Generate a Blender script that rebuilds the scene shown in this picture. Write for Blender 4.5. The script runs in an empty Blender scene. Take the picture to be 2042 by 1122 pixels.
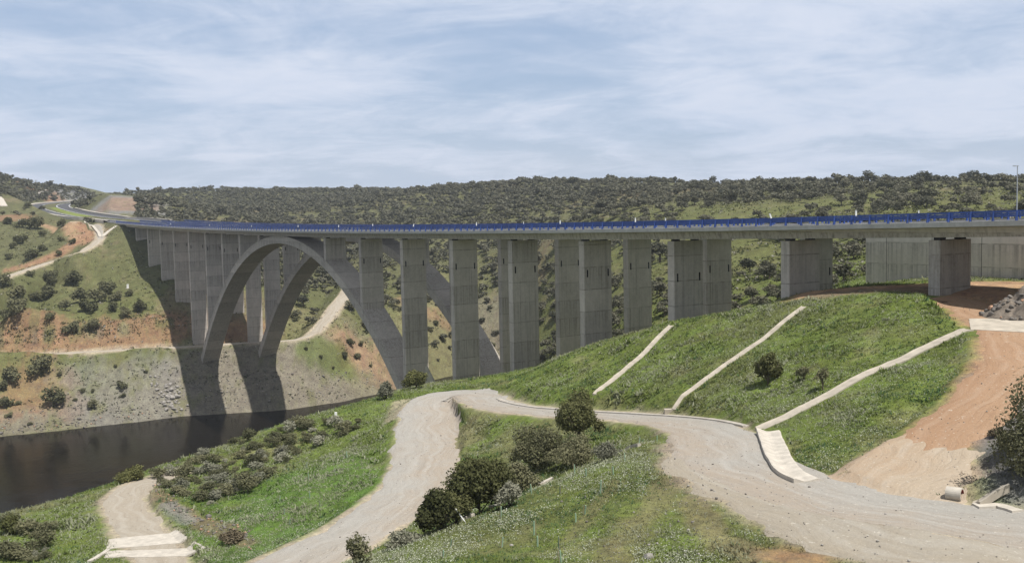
import bpy, math, random
import numpy as np

# ------------------------------------------------------------------ camera, sky, sun
sc = bpy.context.scene
COL = sc.collection
F = 1960.0; PITCH = math.atan(137/1960.0); ROLL = 0.020
cp, sp = math.cos(PITCH), math.sin(PITCH); cr, sr = math.cos(ROLL), math.sin(ROLL)
Rw = np.array([1., 0, 0]); Fw = np.array([0, cp, -sp]); Uw = np.array([0, sp, cp])
from mathutils import Matrix
cam_d = bpy.data.cameras.new('camera'); cam = bpy.data.objects.new('camera', cam_d); COL.objects.link(cam)
cam_d.sensor_width = 36; cam_d.lens = 36*F/2042; cam_d.clip_start = 0.5; cam_d.clip_end = 20000
_r = cr*Rw - sr*Uw; _u = sr*Rw + cr*Uw; _b = -Fw
cam.matrix_world = Matrix(((_r[0], _u[0], _b[0], 0), (_r[1], _u[1], _b[1], 0), (_r[2], _u[2], _b[2], 0), (0, 0, 0, 1)))
sc.camera = cam

# bridge frame: s runs along the viaduct away to the left, t across it away from the camera
TH = math.atan((1021+235)/F)
D2 = np.array([-math.sin(TH), math.cos(TH)]); E2 = np.array([math.cos(TH), math.sin(TH)])
O2 = np.array([52.87, 102.7])
# towards the sun
sun_h = 0.10*E2 - 0.50*D2
SUN = np.array([sun_h[0], sun_h[1], 1.0]); SUN /= np.linalg.norm(SUN)
ELEV = math.asin(SUN[2]); AZ = math.atan2(SUN[0], SUN[1])

world = bpy.data.worlds.new('World'); sc.world = world; world.use_nodes = True
def build_world():
    nt = world.node_tree; N = nt.nodes; L = nt.links; N.clear()
    out = N.new('ShaderNodeOutputWorld'); bg = N.new('ShaderNodeBackground'); bg.inputs[1].default_value = 0.10
    sky = N.new('ShaderNodeTexSky'); sky.sky_type = 'NISHITA'; sky.sun_disc = False
    sky.sun_elevation = ELEV; sky.sun_rotation = AZ; sky.air_density = 1.0; sky.dust_density = 1.2; sky.ozone_density = 1.2
    tc = N.new('ShaderNodeTexCoord'); sep = N.new('ShaderNodeSeparateXYZ'); L.new(tc.outputs['Generated'], sep.inputs[0])
    def mth(op, a, b=None, clamp=False):
        n = N.new('ShaderNodeMath'); n.operation = op; n.use_clamp = clamp
        for i, v in enumerate((a, b)):
            if v is None: continue
            if isinstance(v, (int, float)): n.inputs[i].default_value = v
            else: L.new(v, n.inputs[i])
        return n.outputs[0]
    zc = mth('ADD', mth('MAXIMUM', sep.outputs[2], 0.0), 0.15)
    cx = mth('DIVIDE', sep.outputs[0], zc); cy = mth('DIVIDE', sep.outputs[1], zc)
    cb = N.new('ShaderNodeCombineXYZ'); L.new(cx, cb.inputs[0]); L.new(cy, cb.inputs[1])
    def noise(scale, detail, rough, dist, sx, sy, rot, off=0):
        mp = N.new('ShaderNodeMapping'); L.new(cb.outputs[0], mp.inputs[0])
        mp.inputs['Scale'].default_value = (sx, sy, 1); mp.inputs['Rotation'].default_value = (0, 0, rot); mp.inputs['Location'].default_value = (off, off*.7, 0)
        t = N.new('ShaderNodeTexNoise'); L.new(mp.outputs[0], t.inputs['Vector'])
        t.inputs['Scale'].default_value = scale; t.inputs['Detail'].default_value = detail
        t.inputs['Roughness'].default_value = rough; t.inputs['Distortion'].default_value = dist
        return t.outputs[0]
    n1 = noise(1.15, 8, 0.62, 0.7, 1.0, 1.1, 0.5, 3.1)
    n2 = noise(3.2, 8, 0.68, 0.9, 0.9, 1.2, 0.5, 7.7)
    n3 = noise(0.50, 3, 0.5, 0.3, 1, 1.2, 0.1, 2.15)
    v = mth('ADD', mth('ADD', mth('MULTIPLY', n1, 1.15), mth('MULTIPLY', n2, 0.55)), mth('MULTIPLY', n3, 1.1))
    mr = N.new('ShaderNodeMapRange'); mr.interpolation_type = 'SMOOTHSTEP'; L.new(v, mr.inputs[0])
    mr.inputs[1].default_value = 1.06; mr.inputs[2].default_value = 1.62; mr.inputs[3].default_value = 0.22; mr.inputs[4].default_value = 0.98
    # thicker veil near the horizon
    hz = N.new('ShaderNodeMapRange'); L.new(sep.outputs[2], hz.inputs[0])
    hz.inputs[1].default_value = 0.0; hz.inputs[2].default_value = 0.16; hz.inputs[3].default_value = 0.75; hz.inputs[4].default_value = 0.0
    hi = N.new('ShaderNodeMapRange'); L.new(sep.outputs[2], hi.inputs[0])      # the veil thins out overhead
    hi.inputs[1].default_value = 0.24; hi.inputs[2].default_value = 0.55; hi.inputs[3].default_value = 1.0; hi.inputs[4].default_value = 0.12
    fac = mth('MAXIMUM', mth('MULTIPLY', mr.outputs[0], hi.outputs[0]), hz.outputs[0])
    cc = N.new('ShaderNodeMix'); cc.data_type = 'RGBA'; L.new(mth('ADD', mth('MULTIPLY', mth('SUBTRACT', n1, .5), 1.6), mth('MULTIPLY', n2, .95), True), cc.inputs[0])
    cc.inputs[6].default_value = (4.9, 5.75, 7.2, 1); cc.inputs[7].default_value = (6.5, 6.9, 7.9, 1)
    mx = N.new('ShaderNodeMix'); mx.data_type = 'RGBA'
    vl = N.new('ShaderNodeMix'); vl.data_type = 'RGBA'; vl.inputs[0].default_value = 0.6; L.new(sky.outputs[0], vl.inputs[6]); vl.inputs[7].default_value = (3.0, 4.1, 6.1, 1)
    L.new(fac, mx.inputs[0]); L.new(vl.outputs[2], mx.inputs[6]); L.new(cc.outputs[2], mx.inputs[7])
    ov = N.new('ShaderNodeMix'); ov.data_type = 'RGBA'; oz = N.new('ShaderNodeMapRange'); L.new(sep.outputs[2], oz.inputs[0])   # pale high veil overhead
    oz.inputs[1].default_value = 0.24; oz.inputs[2].default_value = 0.6; oz.inputs[3].default_value = 0.0; oz.inputs[4].default_value = 0.85
    L.new(oz.outputs[0], ov.inputs[0]); L.new(mx.outputs[2], ov.inputs[6]); ov.inputs[7].default_value = (3.5, 3.6, 3.8, 1)
    L.new(ov.outputs[2], bg.inputs[0]); L.new(bg.outputs[0], out.inputs[0])
build_world()
sun_d = bpy.data.lights.new('sun', 'SUN'); sun = bpy.data.objects.new('sun', sun_d); COL.objects.link(sun)
sun_d.energy = 4.9; sun_d.angle = math.radians(0.6); sun_d.color = (1.0, 0.965, 0.91)
from mathutils import Vector
sun.rotation_euler = Vector(SUN).to_track_quat('Z', 'Y').to_euler(); sun.location = (0, 0, 300)
sc.view_settings.view_transform = 'Standard'; sc.view_settings.look = 'None'; sc.view_settings.gamma = 1
sc.view_settings.exposure = 0.22; sc.view_settings.use_curve_mapping = False

# ------------------------------------------------------------------ geometry helpers
rng = np.random.default_rng(7); random.seed(7)
def ray(x, y):
    u = (x-1021)/F; v = (561-y)/F
    a = u*cr + v*sr; b = -u*sr + v*cr
    return a*Rw + b*Uw + Fw
def pY(x, y, Y):
    r = ray(x, y); return r*(Y/r[1])
def pz(x, y, z):
    r = ray(x, y); return r*(z/r[2])
def project(P):
    P = np.asarray(P, float); dep = P@Fw
    a = P@Rw/dep; b = P@Uw/dep
    return 1021+F*(a*cr-b*sr), 561-F*(a*sr+b*cr), dep
def W(s, t): return O2 + s*D2 + t*E2
def deckz(s): return -3.95 + 4.5e-5*(s-215.0)**2
def px_st(x, y, t):
    r = ray(x, y); B = O2 + t*E2; k = r[0]/r[1]
    s = (k*B[1]-B[0])/(D2[0]-k*D2[1]); P = B+s*D2
    return s, r[2]*P[1]/r[1]
def hash2(ix, iy, seed):
    h = (ix.astype(np.int64)*374761393 + iy.astype(np.int64)*668265263 + seed*974711) & 0x7fffffff
    h = ((h ^ (h >> 13))*1274126177) & 0x7fffffff
    return ((h ^ (h >> 16)) & 0xffffff)/float(0xffffff)
def vnoise(x, y, seed=0):
    ix = np.floor(x); iy = np.floor(y); fx = x-ix; fy = y-iy
    fx = fx*fx*fx*(fx*(fx*6-15)+10); fy = fy*fy*fy*(fy*(fy*6-15)+10)
    a = hash2(ix, iy, seed); b = hash2(ix+1, iy, seed); c = hash2(ix, iy+1, seed); d = hash2(ix+1, iy+1, seed)
    return (a*(1-fx)+b*fx)*(1-fy) + (c*(1-fx)+d*fx)*fy
def fbm(x, y, scale, octv=4, seed=0):
    v = 0; amp = .5; tot = 0
    for o in range(octv):
        k = 2.0**o/scale
        v = v + amp*(vnoise(x*k+17.3*o, y*k-9.1*o, seed+o)-.5); tot += amp; amp *= .55
    return v/tot*2          # about -1..1
def sstep(a, b, x):
    t = np.clip((x-a)/(b-a), 0, 1); return t*t*(3-2*t)

def mesh_obj(name, V, Fc, mat=None, parent=None, smooth=False, loc=None):
    """V (n,3) world or local vertices, Fc list of index tuples or (m,k) array"""
    me = bpy.data.meshes.new(name); V = np.asarray(V, np.float32)
    if isinstance(Fc, np.ndarray):
        k = Fc.shape[1]; m = len(Fc)
        me.vertices.add(len(V)); me.vertices.foreach_set('co', V.ravel())
        me.loops.add(m*k); me.loops.foreach_set('vertex_index', Fc.astype(np.int32).ravel())
        me.polygons.add(m); me.polygons.foreach_set('loop_start', np.arange(0, m*k, k, dtype=np.int32))
        me.polygons.foreach_set('loop_total', np.full(m, k, np.int32))
        me.update(calc_edges=True)
    else:
        me.from_pydata([tuple(map(float, v)) for v in V], [], Fc); me.update()
    if smooth: me.polygons.foreach_set('use_smooth', np.ones(len(me.polygons), bool))
    if mat: me.materials.append(mat)
    o = bpy.data.objects.new(name, me); COL.objects.link(o)
    if parent: o.parent = parent
    if loc is not None: o.location = loc
    return o
def tag(o, label=None, cat=None, group=None, kind=None):
    if label: o['label'] = label
    if cat: o['category'] = cat
    if group: o['group'] = group
    if kind: o['kind'] = kind
    return o
def empty(name, loc, label, cat, group=None):
    o = bpy.data.objects.new(name, None); COL.objects.link(o); o.location = tuple(map(float, loc)); o.empty_display_size = 0.3
    return tag(o, label, cat, group)
class MB:
    """collects shapes into one mesh"""
    def __init__(s): s.v = []; s.f = []
    def add(s, V, Fc):
        n = len(s.v); s.v += [tuple(map(float, p)) for p in V]; s.f += [tuple(n+i for i in q) for q in Fc]; return s
    def box_st(s, s0, s1, t0, t1, z0, z1, base=(0, 0, 0)):
        """box in the bridge frame; z0, z1 numbers or functions of s"""
        f0 = z0 if callable(z0) else (lambda q: z0); f1 = z1 if callable(z1) else (lambda q: z1)
        V = []
        for f in (f0, f1):
            for q, t in ((s0, t0), (s1, t0), (s1, t1), (s0, t1)):
                p = W(q, t); V.append((p[0]-base[0], p[1]-base[1], f(q)-base[2]))
        return s.add(V, [(0, 3, 2, 1)[::-1], (4, 5, 6, 7)[::-1], (0, 1, 5, 4)[::-1], (1, 2, 6, 5)[::-1], (2, 3, 7, 6)[::-1], (3, 0, 4, 7)[::-1]])
    def box(s, c, sz, R=None):
        V = np.array([(x, y, z) for z in (-.5, .5) for x, y in ((-.5, -.5), (.5, -.5), (.5, .5), (-.5, .5))])*np.array(sz)
        if R is not None: V = V@np.asarray(R).T
        return s.add(V+np.array(c), [(3, 2, 1, 0), (4, 5, 6, 7), (0, 1, 5, 4), (1, 2, 6, 5), (2, 3, 7, 6), (3, 0, 4, 7)])
    def tube(s, pts, rad, n=8, cap=True):
        pts = [np.array(p, float) for p in pts]; rad = rad if hasattr(rad, '__len__') else [rad]*len(pts); V = []
        for i, p in enumerate(pts):
            dr = pts[min(i+1, len(pts)-1)]-pts[max(i-1, 0)]; dr = dr/np.linalg.norm(dr)
            a = np.cross(dr, (0, 0, 1)) if abs(dr[2]) < .95 else np.cross(dr, (1, 0, 0)); a /= np.linalg.norm(a); b = np.cross(dr, a)
            for k in range(n):
                q = 2*math.pi*k/n; V.append(p + rad[i]*(math.cos(q)*a+math.sin(q)*b))
        Fc = [(i*n+k, i*n+(k+1) % n, (i+1)*n+(k+1) % n, (i+1)*n+k) for i in range(len(pts)-1) for k in range(n)]
        if cap: Fc += [tuple(range(n))[::-1], tuple((len(pts)-1)*n+k for k in range(n))]
        return s.add(V, Fc)
    def build(s, name, mat=None, parent=None, smooth=False): return mesh_obj(name, s.v, s.f, mat, parent, smooth)

# ------------------------------------------------------------------ materials
def new_mat(name):
    m = bpy.data.materials.new(name); m.use_nodes = True; nt = m.node_tree; nt.nodes.clear()
    out = nt.nodes.new('ShaderNodeOutputMaterial'); b = nt.nodes.new('ShaderNodeBsdfPrincipled'); nt.links.new(b.outputs[0], out.inputs[0])
    return m, nt, b, out
class NT:
    def __init__(s, nt): s.nt = nt; s.N = nt.nodes; s.L = nt.links
    def math(s, op, a, b=0.0, clamp=False):
        n = s.N.new('ShaderNodeMath'); n.operation = op; n.use_clamp = clamp
        for i, v in enumerate((a, b)):
            if isinstance(v, (int, float)): n.inputs[i].default_value = v
            else: s.L.new(v, n.inputs[i])
        return n.outputs[0]
    def vec(s, src, scale=(1, 1, 1)):
        mp = s.N.new('ShaderNodeMapping'); s.L.new(src, mp.inputs[0]); mp.inputs['Scale'].default_value = scale; return mp.outputs[0]
    def pos(s): return s.N.new('ShaderNodeNewGeometry').outputs['Position']
    def obj(s): return s.N.new('ShaderNodeTexCoord').outputs['Object']
    def rnd(s): return s.N.new('ShaderNodeObjectInfo').outputs['Random']
    def noise(s, v, scale, detail=4, rough=.55, dist=0):
        t = s.N.new('ShaderNodeTexNoise'); s.L.new(v, t.inputs['Vector']); t.inputs['Scale'].default_value = scale
        t.inputs['Detail'].default_value = detail; t.inputs['Roughness'].default_value = rough; t.inputs['Distortion'].default_value = dist
        return t.outputs[0]
    def rng(s, v, a, b, c=0., d=1., smooth=False):
        m = s.N.new('ShaderNodeMapRange'); s.L.new(v, m.inputs[0])
        if smooth: m.interpolation_type = 'SMOOTHSTEP'
        for i, q in enumerate((a, b, c, d)): m.inputs[i+1].default_value = q
        return m.outputs[0]
    def mix(s, f, a, b, mode='MIX'):
        m = s.N.new('ShaderNodeMix'); m.data_type = 'RGBA'; m.blend_type = mode
        for k, v in ((0, f), (6, a), (7, b)):
            if isinstance(v, (int, float)): m.inputs[k].default_value = v
            elif isinstance(v, tuple): m.inputs[k].default_value = (*v, 1)
            else: s.L.new(v, m.inputs[k])
        return m.outputs[2]
    def bump(s, bsdf, h, strength, dist):
        b = s.N.new('ShaderNodeBump'); b.inputs['Strength'].default_value = strength; b.inputs['Distance'].default_value = dist
        s.L.new(h, b.inputs['Height']); s.L.new(b.outputs[0], bsdf.inputs['Normal'])

def mat_concrete(name, c0, c1, lift=4.6, streak=.5, joints=True, boards=1.):
    m, nt, b, _ = new_mat(name); q = NT(nt); P = q.pos()
    sep = q.N.new('ShaderNodeSeparateXYZ'); q.L.new(P, sep.inputs[0])
    big = q.noise(P, .16, 4, .6); fine = q.noise(P, 2.2, 5, .65)
    st = q.noise(q.vec(P, (2.4, 2.4, .055)), 1.0, 6, .7, .3); patchy = q.rng(q.noise(P, .11, 3, .6), .42, .6)
    col = q.mix(q.rng(big, .3, .7), c0, c1)
    if joints:
        zz = q.math('DIVIDE', sep.outputs[2], lift); zo = q.math('ADD', zz, q.math('MULTIPLY', q.rnd(), 3.7))
        fl = q.math('FLOOR', zo); fr = q.math('FRACT', zo)
        wn = q.N.new('ShaderNodeTexWhiteNoise'); wn.noise_dimensions = '2D'; cb = q.N.new('ShaderNodeCombineXYZ')
        q.L.new(fl, cb.inputs[0]); q.L.new(q.rnd(), cb.inputs[1]); q.L.new(cb.outputs[0], wn.inputs['Vector'])
        col = q.mix(q.rng(wn.outputs[0], 0, 1, 0, .5), col, (c0[0]*.62, c0[1]*.62, c0[2]*.62))
        line = q.math('LESS_THAN', fr, .045); n2 = q.rng(q.noise(P, .7, 3), .35, .62, .15, .8)
        col = q.mix(q.math('MULTIPLY', line, n2), col, (c0[0]*.32, c0[1]*.32, c0[2]*.3))
        hc = q.math('ADD', q.math('MULTIPLY', sep.outputs[0], .842/1.15), q.math('MULTIPLY', sep.outputs[1], .5395/1.15)); vl = q.math('LESS_THAN', q.math('FRACT', hc), .06)
        col = q.mix(q.math('MULTIPLY', vl, q.rng(q.noise(P, .5, 3), .42, .62, 0, .5*boards)), col, (c0[0]*.45, c0[1]*.45, c0[2]*.45))
        # stains running down from every lift joint
        run = q.math('MULTIPLY', q.rng(fr, -.3, 1.0), q.math('MULTIPLY', q.rng(st, .47, .60), q.rng(wn.outputs[0], .3, .6)))
        col = q.mix(q.math('MULTIPLY', run, .85), col, (c0[0]*.33, c0[1]*.33, c0[2]*.325))
    col = q.mix(q.math('MULTIPLY', q.math('MULTIPLY', q.rng(st, .48, .70), streak), patchy), col, (c0[0]*.45, c0[1]*.45, c0[2]*.45))
    md = q.noise(q.vec(P, (1, 1, .55)), .75, 5, .7); col = q.mix(q.rng(md, .38, .68, 0, .42), col, (c0[0]*.58, c0[1]*.58, c0[2]*.57))
    col = q.mix(q.rng(fine, .3, .75, 0, .3), col, (c1[0]*1.12, c1[1]*1.12, c1[2]*1.1))
    q.L.new(col, b.inputs['Base Color']); b.inputs['Roughness'].default_value = .88; b.inputs['Specular IOR Level'].default_value = .25
    q.bump(b, fine, .35, .03)
    return m
def mat_simple(name, col, rough=.7, var=.25, scale=3., spec=.3, metal=0.):
    m, nt, b, _ = new_mat(name); q = NT(nt); n = q.noise(q.pos(), scale, 4, .6)
    c = q.mix(q.rng(n, .3, .7), tuple(v*(1-var) for v in col), tuple(min(1, v*(1+var)) for v in col))
    q.L.new(c, b.inputs['Base Color']); b.inputs['Roughness'].default_value = rough; b.inputs['Specular IOR Level'].default_value = spec; b.inputs['Metallic'].default_value = metal
    return m
def mat_leaf(name, a, b_, hue=(0.10, .085, .04), trans=.25, nscale=.8):
    m, nt, b, out = new_mat(name); q = NT(nt)
    n = q.noise(q.pos(), nscale, 3, .6); n2 = q.noise(q.pos(), nscale*5, 2, .5)
    c = q.mix(q.rng(n, .3, .7), a, b_); c = q.mix(q.rng(n2, .35, .8, 0, .55), c, hue)
    c = q.mix(q.rng(q.rnd(), 0, 1, 0, .45), c, hue)
    hs = q.N.new('ShaderNodeHueSaturation'); q.L.new(c, hs.inputs['Color']); q.L.new(q.rng(q.rnd(), 0, 1, .75, 1.3), hs.inputs['Value'])
    q.L.new(hs.outputs[0], b.inputs['Base Color']); b.inputs['Roughness'].default_value = .75; b.inputs['Specular IOR Level'].default_value = .15
    tr = q.N.new('ShaderNodeBsdfTranslucent'); q.L.new(hs.outputs[0], tr.inputs[0])
    mx = q.N.new('ShaderNodeMixShader'); mx.inputs[0].default_value = trans
    q.L.new(b.outputs[0], mx.inputs[1]); q.L.new(tr.outputs[0], mx.inputs[2]); q.L.new(mx.outputs[0], out.inputs[0])
    return m
M = {}
M['pier'] = mat_concrete('pier_concrete', (.46, .41, .36), (.60, .54, .48), 3.9, .9)
M['arch'] = mat_concrete('arch_concrete', (.45, .405, .35), (.57, .515, .45), 3.9, .8)
M['deck'] = mat_concrete('deck_concrete', (.38, .37, .35), (.48, .465, .44), 4., .4, False)
M['wall'] = mat_concrete('wall_concrete', (.68, .62, .55), (.77, .71, .64), 3.0, .22, True, .25)
M['slab'] = mat_simple('pale_concrete', (.46, .42, .36), .9, .18, 1.3)
M['pad'] = mat_simple('worn_concrete', (.41, .365, .30), .9, .22, .9)
M['drain'] = mat_simple('drain_concrete', (.37, .33, .27), .9, .2, 1.1)
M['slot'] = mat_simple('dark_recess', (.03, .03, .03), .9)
M['rubber'] = mat_simple('bearing_rubber', (.03, .03, .03), .7)
M['asphalt'] = mat_simple('asphalt', (.075, .075, .08), .9, .2, .8)
M['white'] = mat_simple('white_paint', (.78, .78, .76), .6, .05)
M['blue'] = mat_simple('blue_paint', (.035, .075, .27), .45, .25, .3, .4)
M['galv'] = mat_simple('galvanised_steel', (.42, .43, .44), .45, .1, 2, .5, .4)

# ------------------------------------------------------------------ terrain
WATER = -72.5
CP = []
def Z(z, *pts):
    for x, y in pts: CP.append(pz(x, y, zm(z)))
def zm(z): return z
def Zs(*pts):
    for x, y, z in pts: CP.append(pz(x, y, zm(z)))
def Ys(*pts):
    for x, y, Y in pts: CP.append(pY(x, y, Y))
def raw(*pts):
    for p in pts: CP.append(np.array((p[0], p[1], zm(p[2])), float))
def raww(*pts):
    for p in pts: CP.append(np.array(p, float))
def dens(P, step):
    P = np.asarray(P, float); out = [P[0]]
    for a, b in zip(P[:-1], P[1:]):
        n = max(1, int(math.ceil(np.linalg.norm((b-a)[:2])/step)))
        out += [a+(b-a)*k/n for k in range(1, n+1)]
    return np.array(out)
def smooth_line(P, step):
    """Catmull-Rom through P, about one vertex per step metres"""
    P = np.asarray(P, float); Q = np.vstack([2*P[0]-P[1], P, 2*P[-1]-P[-2]]); out = []
    for i in range(1, len(Q)-2):
        a, b, c, d = Q[i-1:i+3]; n = max(2, int(np.linalg.norm((c-b)[:2])/step))
        for k in range(n):
            t = k/n; out.append(.5*((2*b)+(c-a)*t+(2*a-5*b+4*c-d)*t*t+(3*b-a-3*c+d)*t**3))
    out.append(P[-1]); return np.array(out)
TR = {}
TR['main'] = [(2330, 1086, -18.0), (2042, 1052, -18.1), (1850, 1030, -18.2), (1700, 1005, -18.3), (1560, 962, -18.4), (1462, 915, -18.5), (1430, 872, -18.9), (1370, 845, -20.0), (1250, 831, -21.9),
              (1100, 822, -23.9), (1000, 810, -25.2), (925, 786, -26.5), (864, 803, -27.2), (848, 868, -27.6), (842, 940, -27.8), (800, 995, -27.8), (730, 1050, -27.7), (640, 1098, -27.6), (500, 1165, -27.5), (300, 1260, -27.5)]
TR['ramp'] = [(1760, 990, -18.2), (1805, 935, -17.7), (1897, 862, -16.6), (1966, 800, -15.2), (2008, 740, -13.9), (2016, 690, -12.7), (1980, 648, -12.0), (1930, 608, -11.2), (1885, 592, -10.6)]
TR['shoulder'] = [(2250, 1142, -18.05), (2042, 1120, -18.1), (1850, 1106, -18.2), (1700, 1082, -18.3), (1590, 1040, -18.35), (1480, 985, -18.4), (1412, 935, -18.5), (1388, 890, -18.8)]
TR['left'] = [(345, 950, -34.2), (275, 968, -33.7), (247, 1000, -33.2), (262, 1035, -32.8), (290, 1070, -32.3), (320, 1110, -31.9), (340, 1180, -31.5)]
TR['bench'] = [(-90, 718, -50), (0, 711, -50), (200, 700, -50), (385, 690, -50.3), (470, 684, -50), (590, 677, -49.5), (628, 662, -47.5)]
TR['climb'] = [(628, 662, -47.5), (648, 640, -44), (668, 612, -39.5), (692, 584, -35), (700, 565, -32)]
TR['upper'] = [(-40, 566, -25), (20, 549, -22.7), (100, 522, -18.5), (160, 502, -14), (188, 487, -11), (200, 476, -8.6)]
TR['spur'] = [(200, 476, -8.6), (196, 462, -5.6), (178, 449, -2.2), (150, 441, .3)]
TR3 = {k: smooth_line([pz(*p) if abs(p[2]) > .5 else pY(p[0], p[1], 505) for p in v], 1.2 if k in ('main', 'ramp', 'left', 'shoulder') else 4) for k, v in TR.items()}
mw_px = [(190, 434, 585), (140, 426, 665), (107, 417, 745), (98, 411, 805), (112, 406.5, 870), (150, 403, 960), (215, 398, 1080), (290, 394, 1200)]
MW = [np.array([*W(s, 16.2), deckz(s)-.25]) for s in (464, 500, 540)] + [pY(*p) for p in mw_px]
MW3 = smooth_line(MW, 5)

# --- river floor and shores
far_shore = [(-200, 902, WATER), (-80, 882, WATER), (0, 870, WATER), (120, 858, WATER), (240, 845, WATER), (360, 830, WATER), (460, 824, WATER), (560, 817, WATER), (640, 807, WATER), (700, 797, WATER), (760, 783, WATER), (820, 768, WATER), (940, 741, WATER), (1000, 735, WATER)]
FS3 = np.array([pz(*p) for p in far_shore])
for p in dens(FS3, 14): raww(p)
off = np.array([-.45, -.9])
for p in dens(FS3, 22):
    raw((p[0]+off[0]*16, p[1]+off[1]*16, WATER-5)); raw((p[0]+off[0]*40, p[1]+off[1]*40, WATER-6))
# --- crest that hides the near side of the water, and its drop to the shore
near_crest = [(-120, 1075, 118), (0, 1035, 122), (90, 1012, 126), (180, 983, 132), (240, 962, 137), (300, 948, 142), (360, 925, 146), (420, 903, 150), (480, 883, 155), (560, 856, 160), (620, 841, 164), (680, 826, 168), (730, 812, 171), (780, 792, 174), (850, 773, 178)]
NC = np.array([pY(*p) for p in near_crest])
for p in dens(NC, 8): raw(p)
for p in dens(NC, 16):
    raw((p[0]-8, p[1]+17, p[2]-12)); raww((p[0]-24, p[1]+52, WATER-.5))
    if p[0] < -22: raw((p[0]-32, p[1]+68, WATER-5))
# --- near bank
Zs((700, 950, -28.6), (600, 1000, -29.4), (650, 880, -31.0), (560, 930, -32.0), (500, 980, -31.8), (430, 940, -33.2), (400, 1010, -32.4), (450, 1060, -30.8), (500, 1110, -29.2), (420, 1100, -30.9), (330, 990, -32.6),
   (300, 1010, -32.3), (180, 1040, -33.0), (100, 1060, -33.2), (150, 1110, -32.3), (0, 1122, -32.8), (750, 850, -29.2), (770, 900, -28.4), (820, 790, -28.2), (-100, 1180, -32))
# --- hollow beside the lower track and the foreground spur
Zs((760, 1078, -27.6), (830, 1040, -26.2), (900, 985, -26.0), (1000, 930, -24.6), (1100, 905, -22.9), (1000, 870, -26.0), (1120, 850, -23.6), (1250, 862, -21.3), (1300, 870, -20.2), (1180, 900, -21.6), (930, 900, -27.2))
curb = [(700, 1130, -21.6), (790, 1090, -21.8), (920, 1036, -21.6), (1000, 1003, -21.2), (1085, 967, -20.8), (1170, 932, -20.2), (1275, 889, -19.3)]
CURB3 = np.array([pz(*p) for p in curb])
for p in dens(CURB3, 4): raw(p); raw((p[0]-1.6, p[1]+2.2, p[2]-1.3))
Zs((1330, 885, -18.9), (1350, 930, -18.5), (1335, 975, -18.5), (1330, 1020, -18.6), (1370, 1060, -18.4), (1480, 1110, -18.3), (1700, 1122, -18.2), (1950, 1122, -18.0), (1150, 1010, -19.6), (1250, 985, -19.0), (1050, 1060, -19.9), (1150, 1100, -19.2), (900, 1100, -20.8))
raw((0, 0, -1.7), (0, -12, -1.5), (-9, 8, -6.5), (0, 9, -6.5), (9, 8, -6), (-22, 16, -15), (22, 17, -14), (0, 20, -12.5), (0, 32, -16.8), (-13, 33, -18.5), (14, 32, -16.5), (-25, 45, -21), (12, 42, -18.6), (35, 40, -18.2), (26, 36, -17.8), (-30, 34, -21), (60, 30, -15), (-60, 50, -26), (-90, 70, -32), (-60, 80, -29.5), (80, 50, -14), (70, 62, -15.5), (-35, 58, -24))
# --- embankment: crest, face, toe
crest = [(1010, 757, 152), (1060, 738, 152), (1100, 720, 151), (1160, 694, 149), (1220, 674, 147), (1290, 655, 145), (1345, 641, 142), (1420, 630, 136), (1500, 619, 130), (1600, 604, 122), (1700, 596, 116), (1780, 593, 111), (1850, 593, 107), (1900, 612, 103), (1930, 634, 98), (1935, 652, 95)]
CR3 = np.array([pY(*p) for p in crest])
for p in dens(CR3, 6): raw(p)
for p in dens(CR3[:9], 12): raw((p[0]+4, p[1]+10, p[2]-1.6))
toe = [(985, 786, -25.5), (1010, 796, -25.0), (1060, 804, -24.2), (1120, 808, -23.4), (1200, 814, -22.4), (1280, 818, -21.4), (1345, 821, -20.6), (1420, 828, -19.7), (1480, 840, -19.1), (1512, 856, -18.9), (1560, 880, -18.7), (1600, 930, -18.7), (1640, 950, -18.6), (1690, 948, -18.3), (1740, 905, -17.7), (1800, 875, -17.0)]
TOE3 = np.array([pz(*p) for p in toe])
for p in dens(TOE3, 5): raw(p)
def face(i, j, ks):
    for k in ks: raw(CR3[i]*k+TOE3[j]*(1-k))
for i, j in ((2, 1), (4, 3), (6, 5), (8, 6), (10, 7), (11, 8), (12, 9), (15, 10), (15, 12), (15, 14)): face(i, j, (.33, .66))
# --- plateau under the viaduct, approach and rubble bank at the right
Zs((1840, 588, -10.5), (1930, 588, -10.5), (2030, 575, -10.0), (1640, 586, -12), (1730, 572, -11.2), (2042, 560, -9.7), (1990, 610, -10.9), (2030, 640, -11.8))
raw((75, 90, -10.5), (70, 108, -10), (90, 110, -9), (110, 130, -4), (80, 75, -13))
Zs((1760, 960, -18.2), (1850, 960, -18.1), (1930, 905, -17.3), (1935, 990, -18.4), (1960, 930, -18.9), (1985, 1000, -19.0), (2010, 840, -15.2), (2042, 820, -14.0), (2045, 920, -15.5), (2060, 985, -17.4))
raw((48, 62, -13), (60, 72, -12))
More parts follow.
